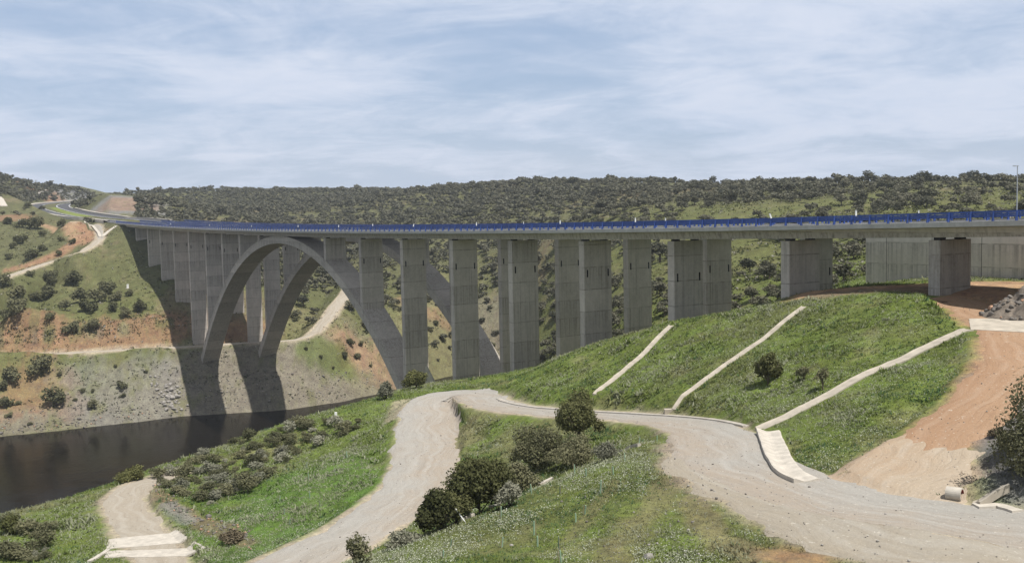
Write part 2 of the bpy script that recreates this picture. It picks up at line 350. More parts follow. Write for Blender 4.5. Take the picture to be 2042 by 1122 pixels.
# --- ground under the piers
for s, z in ((57, -17.6), (80, -24), (103, -33.5), (127, -42), (150, -56.5), (34, -12.4), (165, -67)): raw((*W(s, 6), z))
for s, z in ((57, -20), (80, -27), (103, -38), (127, -47), (144, -57), (168, -73)): raw((*W(s, 28), z))
for s, z in ((339, -50.6), (364, -34.3), (388, -25.2), (411, -20), (436, -15.5), (455, -12.5)): raw((*W(s, 6), z))
raw((*W(448, -3), -12), (*W(462, -3), -8.5), (*W(436, -4), -16), (*W(474, -6), -4.5), (*W(420, -4), -20))
for s, z in ((339, -51), (364, -36), (388, -28), (436, -17)): raw((*W(s, 27), z))
raw((*W(183, 8), -75), (*W(205, 6), -77.5), (*W(176, 27), -75), (*W(195, 27), -77.5), (*W(325, 6), -57.5), (*W(325, 1), -58.5), (*W(318, 27), -58), (*W(318, 20), -59))
# --- far bank, left of and behind the arch
Zs((560, 765, -63.6), (660, 760, -65.3), (560, 735, -59.2), (700, 740, -63.2), (640, 730, -59.7), (720, 700, -56.5), (640, 690, -53.5), (700, 770, -68), (300, 780, -63.5), (150, 790, -63.2), (0, 790, -61.7), (200, 735, -55.6), (60, 740, -54.7))
Zs((0, 660, -42), (150, 665, -43.5), (300, 650, -42), (300, 610, -35.5), (150, 610, -34.5), (20, 610, -32))
Ys((240, 560, 440), (120, 560, 440), (180, 530, 455), (260, 510, 472), (225, 480, 480), (215, 500, 470))
Ys((0, 480, 500), (60, 500, 480), (0, 430, 600), (80, 440, 560), (120, 470, 520), (0, 390, 740), (40, 400, 760), (0, 362, 850), (50, 367, 900), (100, 377, 1010), (150, 381, 1100), (200, 385, 1200), (250, 389, 1260), (-120, 360, 800), (-250, 365, 800), (-150, 480, 480))
Ys((232, 391, 720), (245, 389, 740), (270, 396, 700), (240, 420, 650), (290, 424, 640), (120, 392, 930), (90, 395, 900), (175, 395, 1120))
Ys((600, 640, 425), (650, 600, 455), (560, 640, 420), (560, 560, 480), (600, 500, 580), (720, 560, 500), (700, 500, 600), (740, 640, 435), (780, 595, 470), (800, 680, 425), (500, 480, 600), (350, 436, 640), (450, 436, 700), (560, 436, 780), (700, 440, 760))
Ys((870, 700, 440), (870, 620, 465), (870, 540, 510), (870, 480, 590), (860, 430, 720), (970, 690, 465), (970, 620, 480), (970, 560, 505), (970, 480, 570), (970, 410, 700))
Ys((1090, 690, 385), (1090, 600, 405), (1090, 500, 480), (1090, 420, 600), (1230, 640, 260), (1230, 560, 330), (1230, 480, 430), (1230, 420, 560), (1310, 630, 245), (1500, 610, 215), (1500, 540, 280), (1500, 460, 370), (1500, 405, 480), (1700, 555, 205), (1700, 500, 265), (1700, 430, 350), (1700, 385, 440), (1850, 400, 380), (2042, 390, 350), (1950, 480, 220), (2100, 430, 260), (1650, 585, 170))
sky_line = [(270, 388, 1050), (300, 387, 1150), (380, 384, 1200), (450, 382, 1200), (560, 381, 1150), (700, 382, 1100), (850, 384, 1000), (900, 376, 930), (960, 371, 880), (1040, 368, 830), (1150, 370, 780), (1250, 368, 740), (1400, 373, 680), (1530, 366, 620), (1640, 363, 590), (1700, 363, 570), (1850, 363, 540), (2042, 359, 510), (2200, 358, 500), (2500, 360, 480)]
for p in sky_line:
    q = pY(*p); raw(q, (q[0]*1.35, q[1]*1.35, q[2]-2), (q[0]*2.6, q[1]*2.6, q[2]-14), (q[0]*6, q[1]*6, -20))
for x in (-600, 0, 150): 
    q = pY(x, 372, 1500); raw(q, (q[0]*4, q[1]*4, 0))
raw((-250, 150, -76), (-400, 220, -76), (-200, 90, -45), (-330, 340, -55), (-450, 420, -30), (-600, 500, 0), (200, 250, -5), (260, 200, 0), (250, 120, -3), (160, 60, -10), (-140, 150, -60), (-160, 190, -77), (-120, 240, -78))

CP = np.array(CP)
def warp(x, y):
    r = np.hypot(x, y); return np.stack([np.arctan2(x, y), np.log(np.maximum(r, 6.))], -1)
def tps_fit(P, lam=2e-5):
    q = warp(P[:, 0], P[:, 1]); n = len(q)
    d2 = ((q[:, None]-q[None])**2).sum(-1); K = np.where(d2 > 1e-14, d2*np.log(d2+1e-30), 0)+lam*np.eye(n)
    A = np.zeros((n+3, n+3)); A[:n, :n] = K; A[:n, n] = 1; A[:n, n+1:] = q; A[n, :n] = 1; A[n+1:, :n] = q.T
    b = np.zeros(n+3); b[:n] = P[:, 2]
    return q, np.linalg.solve(A, b)
TQ, TW = tps_fit(CP)
def base_h(x, y):
    sh = np.shape(x); x = np.ravel(x); y = np.ravel(y); out = np.empty(len(x)); q = warp(x, y)
    for i in range(0, len(x), 20000):
        c = q[i:i+20000]; d2 = (c[:, :1]-TQ[:, 0])**2+(c[:, 1:]-TQ[:, 1])**2
        out[i:i+20000] = (d2*np.log(d2+1e-30))@TW[:-3]+TW[-3]+c@TW[-2:]
    return out.reshape(sh)
def line_dist(x, y, P, reach):
    """distance to polyline P and the height of its nearest point (only within reach)"""
    sh = x.shape; x = x.ravel(); y = y.ravel(); D = np.full(x.shape, 1e9); ZZ = np.zeros(x.shape)
    m = np.where((x > P[:, 0].min()-reach) & (x < P[:, 0].max()+reach) & (y > P[:, 1].min()-reach) & (y < P[:, 1].max()+reach))[0]
    for i in range(0, len(m), 200000):
        k = m[i:i+200000]; xx = x[k]; yy = y[k]; dd = np.full(len(k), 1e9); zz = np.zeros(len(k))
        for a, b in zip(P[:-1], P[1:]):
            ex, ey = b[0]-a[0], b[1]-a[1]; t = np.clip(((xx-a[0])*ex+(yy-a[1])*ey)/(ex*ex+ey*ey+1e-9), 0, 1)
            d = np.hypot(xx-a[0]-t*ex, yy-a[1]-t*ey); w = d < dd; dd[w] = d[w]; zz[w] = (a[2]+t*(b[2]-a[2]))[w]
        D[k] = dd; ZZ[k] = zz
    return D.reshape(sh), ZZ.reshape(sh)
CUTS = [('mw', MW3, 15.5, .75, .5, 60), ('main', TR3['main'], 4.0, .9, .55, 14), ('ramp', TR3['ramp'], 3.3, .6, .5, 9), ('left', TR3['left'], 2.7, 1.3, .6, 9),
        ('bench', TR3['bench'], 2.3, .9, .7, 12), ('climb', TR3['climb'], 3.2, .8, .6, 12), ('upper', TR3['upper'], 2.3, 1.0, .6, 12), ('spur', TR3['spur'], 2.2, .8, .6, 12)]
DIST = {}
def height(x, y, keep=False):
    h = base_h(x, y); r = np.hypot(x, y)
    flat = np.ones(x.shape)
    ds = []
    for nm, P, hw, mc, mf, reach in CUTS:
        d, zt = line_dist(x, y, P, reach+hw); ds.append((d, zt, hw, mc, mf, reach))
        flat = np.minimum(flat, sstep(hw*.8, hw+4 if nm != 'mw' else hw+15, d))
        if keep: DIST[nm] = d
    if keep: DIST['shoulder'] = line_dist(x, y, TR3['shoulder'], 14)[0]
    am = .10*fbm(x, y, 2.2, 3, 5)*sstep(400, 150, r) + .32*fbm(x, y, 9, 4, 11) + .5*fbm(x, y, 26, 3, 21)*sstep(90, 160, r) + 3.2*fbm(x, y, 85, 4, 31)*sstep(330, 620, r)
    am = am + .8*fbm(x, y, 12, 4, 41)*sstep(200, 260, r)*sstep(520, 400, r)
    h = h + am*(.12+.88*flat)
    for d, zt, hw, mc, mf, reach in ds[::-1]:
        e = np.maximum(0, d-hw); w = sstep(reach+hw, reach*.45+hw, d)
        hn = np.minimum(np.maximum(h, zt-mf*e), zt+mc*e); h = np.where(d < reach+hw, h*(1-w)+hn*w, h)
    return h
def th_axis():
    a = np.linspace(-31, 31, 760); l = -31-np.cumsum(np.linspace(.12, 2.0, 45)); r = 31+np.cumsum(np.linspace(.12, 2.0, 45))
    return np.radians(np.concatenate([l[::-1], a, r]))
TA = th_axis()
RA = np.concatenate([np.geomspace(7, 40, 70, endpoint=False), np.geomspace(40, 560, 560, endpoint=False), np.geomspace(560, 1400, 130, endpoint=False), np.geomspace(1400, 2600, 30)])
LRA = np.log(RA)
GT, GR = np.meshgrid(TA, RA, indexing='ij')
GX = GR*np.sin(GT); GY = GR*np.cos(GT)
GH = height(GX, GY, True)
def H(x, y):
    """terrain height by bilinear lookup in the grid"""
    x = np.asarray(x, float); y = np.asarray(y, float)
    th = np.arctan2(x, y); lr = np.log(np.maximum(np.hypot(x, y), 7.01))
    i = np.clip(np.searchsorted(TA, th)-1, 0, len(TA)-2); j = np.clip(np.searchsorted(LRA, lr)-1, 0, len(RA)-2)
    a = np.clip((th-TA[i])/(TA[i+1]-TA[i]), 0, 1); b = np.clip((lr-LRA[j])/(LRA[j+1]-LRA[j]), 0, 1)
    return (GH[i, j]*(1-a)+GH[i+1, j]*a)*(1-b)+(GH[i, j+1]*(1-a)+GH[i+1, j+1]*a)*b
_ts = np.geomspace(20, 2500, 2600)
def hit(x, y, default=None):
    """first point of the terrain under an image point"""
    r = ray(x, y); r = r/np.hypot(r[0], r[1]); P = r[None]*_ts[:, None]
    h = np.maximum(H(P[:, 0], P[:, 1]), WATER); w = np.where(P[:, 2] < h)[0]
    if len(w) == 0: return default
    k = w[0]; p = P[k]; return np.array([p[0], p[1], float(H(p[0], p[1]))])
def hits(pts): return np.array([h for h in (hit(x, y) for x, y in pts) if h is not None])

# --- what the ground is made of: colour per vertex from patches laid out in metres
C_GRASS = np.array([.125, .160, .036]); C_OLIVE = np.array([.135, .135, .055]); C_DRY = np.array([.20, .175, .095])
C_RED = np.array([.27, .155, .095]); C_DIRT = np.array([.40, .335, .25]); C_RAMP = np.array([.36, .225, .14]); C_SCREE = np.array([.20, .175, .135]); C_BROWN = np.array([.20, .15, .10]); C_ROCK = np.array([.19, .185, .18])
n1 = fbm(GX, GY, 5, 4, 101); n2 = fbm(GX, GY, 17, 4, 111); n3 = fbm(GX, GY, 60, 3, 121); n4 = fbm(GX, GY, 1.6, 3, 131)
def lerp(c, col, w): return c*(1-w[..., None])+col*w[..., None]
GC = np.broadcast_to(C_GRASS, GX.shape+(3,)).copy()
GC = lerp(GC, C_OLIVE, sstep(.0, .5, n2)*.55)
GC = lerp(GC, C_OLIVE*.85, sstep(175, 300, GR)*.78)
GC = lerp(GC, np.array([.105, .10, .058]), sstep(380, 560, GR)*.65)
GC = lerp(GC, C_DRY, sstep(.15, .55, n1+.3*n2)*.45)
GC = lerp(GC, C_BROWN, sstep(.35, .6, n3+.4*n1)*sstep(300, 450, GR)*.6)
def patch(pts, rad, col, amt=1., soft=.5, nz=.6, px=True):
    """patch of a ground colour along a line of terrain points"""
    global GC
    P = hits(pts) if px else np.asarray(pts, float)
    if len(P) == 0: return
    if len(P) == 1: P = np.vstack([P, P+.01])
    d, _ = line_dist(GX, GY, P, rad*2.4); d = d/rad+nz*(.5*n1+.35*n4+.25*n2)
    GC = lerp(GC, col, amt*sstep(1+soft, 1-soft, d)*(d < 2.3))
# far bank: scree, red earth, dry brush
patch([(430, 790), (520, 780), (600, 770), (680, 755), (740, 750)], 17, C_SCREE, .95)
patch([(360, 800), (430, 750), (560, 740)], 14, C_SCREE, .9)
patch([(0, 845), (100, 835), (200, 825), (300, 815)], 7, C_SCREE*.95, .85)
patch([(0, 800), (60, 780), (100, 790)], 9, C_RED*1.15, .55, .6, 1.6)
patch([(230, 760), (280, 790)], 9, C_DRY, .6)
patch([(180, 770), (250, 800), (300, 770)], 11, C_ROCK*1.1, .45, .6, 1.4)
patch([(0, 692), (100, 680), (220, 672), (330, 655), (400, 645)], 7.5, C_RED, .8, .5, 1.4)
patch([(440, 672), (520, 660)], 8, C_RED*.9, .8)
patch([(600, 640), (700, 720), (760, 720)], 12, C_DRY, .5)
patch([(690, 690), (740, 715), (780, 735)], 7, C_RED*1.25, .6, .6, 1.2)
patch([(610, 700), (630, 690), (660, 715), (690, 730)], 4.5, C_GRASS*.85, .7, .5, 1.2)
patch([(20, 538), (60, 528), (120, 505), (150, 484), (175, 474)], 3.4, C_RED*1.1, .9, .5, 1.0)
patch([(168, 455), (182, 466), (186, 476)], 6, C_RED*1.1, .95)
patch([(85, 448), (110, 458), (150, 474)], 3, C_RAMP, .8)
patch([(870, 640), (860, 690)], 18, C_DRY, .7)
patch([(800, 600), (850, 620), (890, 640)], 5, C_RED, .55, .6, 1.2)
patch([(970, 640), (980, 700)], 12, C_SCREE, .6)
patch([(135, 378), (130, 392), (128, 402)], 34, C_ROCK, .9, .25)
patch([(105, 385), (112, 400)], 14, C_RED, .7)
patch([(232, 400), (236, 412), (245, 420)], 30, C_ROCK*1.1, .85, .3)
patch([(250, 402), (260, 415)], 16, C_RED, .6)
patch([(65, 378), (75, 385)], 20, C_RED*1.1, .8)
patch([(15, 430), (40, 437)], 10, C_RED, .8)
# plateau and ramp
patch([(1640, 580), (1730, 574), (1830, 572), (1950, 570), (2042, 568)], 4.5, C_RAMP*1.1, .95, .35)
patch([(1640, 588), (1740, 580), (1840, 578), (1930, 580), (2042, 580)], 2.4, C_BROWN, .85, .4)
patch([(1950, 597), (1980, 618), (2010, 650)], 4.0, C_RAMP*1.05, .95, .35)
patch([(2016, 690), (2010, 740), (1975, 800), (1905, 865)], 3.2, C_RAMP, .98, .35)
patch([(1800, 915), (1850, 930), (1900, 945), (1730, 975), (1830, 990)], 3.4, C_DIRT*np.array([1.0, .93, .85]), .98, .35)
patch([(1985, 760), (2010, 850), (2030, 950)], 2.2, C_ROCK*.8, .9)
patch([(150, 424), (175, 431), (120, 414)], 7, np.array([.20, .24, .05]), .9, .4, .3)
_w = sstep(.05, .5, n4*.5+n1*.7)*.6*sstep(190, 230, GR)
GC = lerp(GC, C_OLIVE*.8, _w)
for k in range(26):      # torn clods and washed gullies of the red cut
    _x = rng.uniform(-10, 400); patch([(_x, 690-.10*_x+rng.uniform(-12, 4)), (_x+rng.uniform(-9, 9), 672-.09*_x)], rng.uniform(.7, 2.0), [C_BROWN*.9, C_RED*1.35, C_OLIVE*.8, C_DRY][k % 4], .75, .6, 1.2)
patch([(600, 960), (650, 1000), (570, 1040), (500, 1090)], 9, np.array([.085, .165, .028]), .65, .6, .8)
# track verges
for nm, hw, col in (('main', 3.7, C_DIRT), ('shoulder', 2.8, C_DIRT*.85), ('left', 2.7, C_DIRT*.95), ('bench', 2.4, C_DIRT), ('climb', 3.6, C_DIRT), ('upper', 2.6, C_DIRT), ('spur', 2.3, C_DIRT)):
    d = DIST[nm]; GC = lerp(GC, col, sstep(hw+.9, hw-.6, d+.7*n4+.6*n1))
# bare crumbling ground on the foreground spur
patch([(1370, 930), (1320, 990), (1260, 1060), (1220, 1122)], 1.2, C_BROWN*1.35, .4, .7, 1.9)
patch([(1230, 960), (1190, 1010), (1130, 1080)], 5.5e-1, C_BROWN*1.3, .3, .7, 1.7)
patch([(1380, 1000), (1420, 1060), (1500, 1115)], 1.0, C_BROWN*1.35, .5, .7, 1.7)
patch([(1560, 1110), (1620, 1118)], 1.2, C_RED*1.1, .8, .6, .9)
patch([(310, 975), (330, 1000), (370, 1020), (420, 1050), (500, 1085)], 0.9, C_BROWN*1.1, .7, .5, 1.6)
patch([(340, 1005), (380, 1040)], 1.0, C_ROCK*1.2, .6, .5, 1.4)
patch([(920, 860), (910, 890)], 3, C_DRY, .7)
patch([(800, 800), (790, 830)], 1.4, C_DIRT, .7)
bg_ = np.clip(1+.22*n4+.12*n1, .6, 1.5); GC = GC*bg_[..., None]

def ground_mat():
    m, nt, b, _ = new_mat('ground'); q = NT(nt); P = q.pos()
    at = q.N.new('ShaderNodeAttribute'); at.attribute_name = 'soil'
    f1 = q.noise(P, 1.7, 6, .7); f2 = q.noise(P, 9., 4, .7); f3 = q.noise(P, .35, 5, .65)
    hs = q.N.new('ShaderNodeHueSaturation'); q.L.new(at.outputs['Color'], hs.inputs['Color'])
    v = q.math('MULTIPLY', q.rng(f1, .25, .75, .55, 1.4), q.math('MULTIPLY', q.rng(f2, .3, .7, .72, 1.25), q.rng(f3, .3, .7, .8, 1.2)))
    q.L.new(v, hs.inputs['Value']); q.L.new(q.rng(f3, .3, .7, .49, .515), hs.inputs['Hue']); q.L.new(q.rng(f1, .3, .7, .85, 1.1), hs.inputs['Saturation'])
    stone = q.rng(q.noise(P, 3.1, 3, .8), .66, .72); c = q.mix(q.math('MULTIPLY', stone, .55), hs.outputs[0], (.36, .33, .28))
    q.L.new(c, b.inputs['Base Color']); b.inputs['Roughness'].default_value = .95; b.inputs['Specular IOR Level'].default_value = .1
    q.bump(b, q.math('ADD', f1, q.math('MULTIPLY', f2, .35)), .9, .25)
    return m
M['ground'] = ground_mat()
nT, nR = GX.shape
idx = np.arange(nT*nR).reshape(nT, nR)
quads = np.stack([idx[:-1, :-1], idx[1:, :-1], idx[1:, 1:], idx[:-1, 1:]], -1).reshape(-1, 4)[:, ::-1]
gV = np.stack([GX, GY, GH], -1).reshape(-1, 3)
ground = mesh_obj('ground', gV, quads[:, ::-1].copy(), M['ground'], smooth=True); tag(ground, kind='structure')
ca = ground.data.attributes.new('soil', 'FLOAT_COLOR', 'POINT')
ca.data.foreach_set('color', np.concatenate([np.clip(GC, 0, 1), np.ones(GX.shape+(1,))], -1).reshape(-1).astype(np.float32))

# --- water
def water_mat():
    m, nt, b, _ = new_mat('water'); q = NT(nt)
    b.inputs['Base Color'].default_value = (.008, .0066, .005, 1); b.inputs['Roughness'].default_value = .07; b.inputs['Specular IOR Level'].default_value = .06; b.inputs['IOR'].default_value = 1.33
    P = q.pos(); n = q.noise(q.vec(P, (1, .6, 1)), .9, 5, .65, .6); n2 = q.noise(P, .12, 3)
    q.bump(b, q.math('MULTIPLY', n, q.rng(n2, .3, .7, .4, 1.2)), .25, .25)
    return m
wv = [(-900, 60, WATER), (60, 60, WATER), (60, 460, WATER), (-900, 460, WATER)]
water = mesh_obj('water', wv, [(0, 1, 2, 3)], water_mat()); tag(water, kind='structure')

# --- tracks: worn sheets a hand above the ground, with ragged edges
def dirt_mat(name, c0, c1, c2):
    m, nt, b, _ = new_mat(name); q = NT(nt); P = q.pos()
    at = q.N.new('ShaderNodeAttribute'); at.attribute_name = 'across'; sep = q.N.new('ShaderNodeSeparateXYZ'); q.L.new(at.outputs['Vector'], sep.inputs[0])
    wob = q.math('ADD', sep.outputs[0], q.math('MULTIPLY', q.rng(q.noise(P, .10, 2), .3, .7, -1, 1), 1.3))
    cb = q.N.new('ShaderNodeCombineXYZ'); q.L.new(wob, cb.inputs[0]); q.L.new(q.math('MULTIPLY', sep.outputs[1], .07), cb.inputs[1])
    rut = q.noise(cb.outputs[0], 1.9, 5, .66, .12); blot = q.noise(P, .16, 6, .7, .1); fine = q.noise(P, 4., 6, .78); mid = q.noise(P, .8, 5, .7)
    side = q.math('ADD', q.rng(wob, -3.0, 3.0, -.55, .5), q.rng(blot, .32, .68, 0, 1), True)
    c = q.mix(side, c1, c0); c = q.mix(q.math('MULTIPLY', q.rng(rut, .46, .66, 0, .55), q.rng(mid, .3, .6)), c, c2)
    wh = q.math('ABSOLUTE', q.math('SUBTRACT', q.math('ABSOLUTE', wob), .95)); c = q.mix(q.math('MULTIPLY', q.rng(wh, .42, .12, 0, .5), q.rng(mid, .3, .6)), c, c2)
    c = q.mix(q.rng(rut, .44, .30, 0, .45), c, tuple(v*.72 for v in c1)); c = q.mix(q.rng(mid, .45, .75, 0, .4), c, tuple(v*.75 for v in c0))
    c = q.mix(q.rng(fine, .35, .75, 0, .45), c, tuple(v*.62 for v in c0)); peb = q.rng(q.noise(P, 2.9, 2, .9), .655, .69); c = q.mix(q.math('MULTIPLY', peb, .45), c, (.6, .56, .48))
    q.L.new(c, b.inputs['Base Color']); b.inputs['Roughness'].default_value = .95; b.inputs['Specular IOR Level'].default_value = .1
    q.bump(b, q.math('ADD', fine, q.math('MULTIPLY', rut, 1.2)), .8, .12)
    return m
M['dirt'] = dirt_mat('pale_dirt', (.355, .335, .30), (.35, .295, .235), (.45, .425, .385))
M['gravel'] = dirt_mat('grey_gravel', (.36, .325, .27), (.33, .285, .22), (.42, .39, .34))
M['sand'] = dirt_mat('sandy_dirt', (.42, .345, .26), (.39, .29, .20), (.48, .41, .33))
M['dirtgrey'] = dirt_mat('grey_dirt', (.38, .335, .27), (.35, .30, .235), (.47, .43, .37))
M['dirtred'] = dirt_mat('red_dirt', (.37, .24, .15), (.33, .205, .125), (.43, .31, .22))
def ribbon(name, P, hw, mat, lift=.05, nacross=10, ragged=.5, kind='structure', step=1.0, seed=0, z_from_ground=True, endrag=0.):
    P = np.asarray(P, float); T = np.gradient(P[:, :2], axis=0); T /= np.linalg.norm(T, axis=1)[:, None]; Nn = np.stack([T[:, 1], -T[:, 0]], 1)
    L = np.concatenate([[0], np.cumsum(np.linalg.norm(np.diff(P[:, :2], axis=0), axis=1))])
    hw = np.interp(np.linspace(0, 1, len(P)), np.linspace(0, 1, len(hw)), hw) if hasattr(hw, '__len__') else np.full(len(P), hw)
    a = np.linspace(-1, 1, nacross+1); V = []; AT = []
    eL = hw*(1)+ragged*fbm(L, L*0+seed, 3.0, 4, 900+seed); eR = hw+ragged*fbm(L, L*0+seed+50, 3.0, 4, 950+seed)
    for k in a:
        o = np.where(k < 0, k*eL, k*eR); xy = P[:, :2]+Nn*o[:, None]
        if endrag: xy = xy+T*(endrag*float(fbm(np.array([k*5.]), np.array([seed*1.]), 2., 3, 77)[0])*np.linspace(0, 1, len(P))**5)[:, None]
        z = H(xy[:, 0], xy[:, 1])+lift-(.16 if abs(k) > .99 else 0) if z_from_ground else P[:, 2]+lift
        V.append(np.column_stack([xy, z])); AT.append(np.column_stack([o, L, L*0]))
    V = np.array(V); n = len(P); i = np.arange((nacross+1)*n).reshape(nacross+1, n)
    q = np.stack([i[:-1, :-1], i[1:, :-1], i[1:, 1:], i[:-1, 1:]], -1).reshape(-1, 4)
    ob = mesh_obj(name, V.reshape(-1, 3), q[:, ::-1].copy(), mat, smooth=True)
    at = ob.data.attributes.new('across', 'FLOAT_VECTOR', 'POINT'); at.data.foreach_set('vector', np.array(AT).reshape(-1).astype(np.float32))
    if kind: tag(ob, kind=kind)
    return ob
def dense(P, step): return smooth_line(np.asarray(P)[::2], step) if False else dens(P, step)
_P = dens(TR3['main'], .5); _c = np.array([pz(*p) for p in TR['main']]); _ix = [int(np.argmin(((_P-c)**2).sum(1))) for c in _c]
_hw = np.interp(np.arange(len(_P)), _ix, [4.2, 4.2, 4.1, 4.0, 4.2, 4.6, 4.4, 3.6, 2.9, 2.8, 3.4, 4.4, 4.5, 4.2, 4.0, 3.6, 3.3, 3.2, 3.2, 3.2])
ribbon('dirt_road', _P, _hw, M['dirt'], .06, 18, .9, seed=1)
_rp = dens(TR3['ramp'], .5); _nf = int(np.argmin(np.abs(project(_rp)[1]-884)))
ribbon('dirt_ramp', _rp[_nf-6:], [3.2, 2.7, 2.4, 2.3, 2.6, 3.0], M['dirtred'], .038, 12, 1.8, seed=2)
ribbon('sandy_fan', _rp[:_nf+2], [5.2, 4.8, 4.2, 3.8, 3.4], M['sand'], .052, 26, 1.0, seed=12, endrag=3.2)
ribbon('gravel_shoulder', dens(TR3['shoulder'], .5), [3.4, 3.4, 3.2, 3.0, 3.0, 2.2], M['gravel'], .035, 14, 1.9, seed=21)
ribbon('dirt_path', dens(TR3['left'], .5), [1.9, 2.6, 2.6, 2.5, 2.5], M['dirtgrey'], .05, 10, .6, seed=3)
ribbon('bank_track', dens(TR3['bench'], 2), 1.7, M['dirtgrey'], .12, 6, .4, seed=4)
ribbon('climbing_track', dens(TR3['climb'], 2), [2.0, 3.0, 3.4, 3.2], M['dirtgrey'], .12, 6, .8, seed=5)
ribbon('hillside_track', dens(TR3['upper'], 2), 1.5, M['dirtgrey'], .14, 6, .5, seed=6)
ribbon('access_track', dens(TR3['spur'], 2), 1.5, M['dirt'], .14, 6, .5, seed=7)

# ------------------------------------------------------------------ the two viaducts
SC, ZA = None, None
def fit_arch():
    """near arch: read extrados and intrados points off the photograph's arch plane"""
    ext = [px_st(x, y, 2.8) for x, y in [(404.6, 694), (417, 644.6), (434.5, 594.7), (452, 554.7), (474.5, 517), (499.4, 495), (532, 478.6), (562, 472)]]
    inn = [px_st(x, y, 2.8) for x, y in [(575, 487), (650, 516), (682, 580), (714, 628.6), (746, 686), (791, 766.6)]]
    best = None; dep = 2.3
    for scn in np.arange(225, 250, .5):
        A = []; b = []
        for s, z in ext: u = s-scn; A.append([1, u*u, u**4]); b.append(z)
        sol = np.linalg.lstsq(np.array(A), np.array(b), rcond=None)[0]
        for _ in range(4):
            A2 = [list(r) for r in A]; b2 = list(b)
            for s, z in inn:
                u = s-scn; g = 2*sol[1]*u+4*sol[2]*u**3; k = math.hypot(1, g)
                A2.append([1, u*u, u**4]); b2.append(z+dep*k)
            sol = np.linalg.lstsq(np.array(A2), np.array(b2), rcond=None)[0]
        e = np.abs(np.array(A2)@sol-np.array(b2)).sum()
        if best is None or e < best[0]: best = (e, scn, sol)
    return best
_e, SC, AP = fit_arch()
print('ARCH', _e, SC, AP)
AP = np.array(AP); AP[0] = min(AP[0], deckz(SC)-1.75)
def ext_z(u): return AP[0]+AP[1]*u*u+AP[2]*u**4
U_END = 60.0
while ext_z(U_END) > -57.5: U_END += .25
print('U_END', U_END)
PW0, PW1, PL = 3.0, 9.0, 1.5
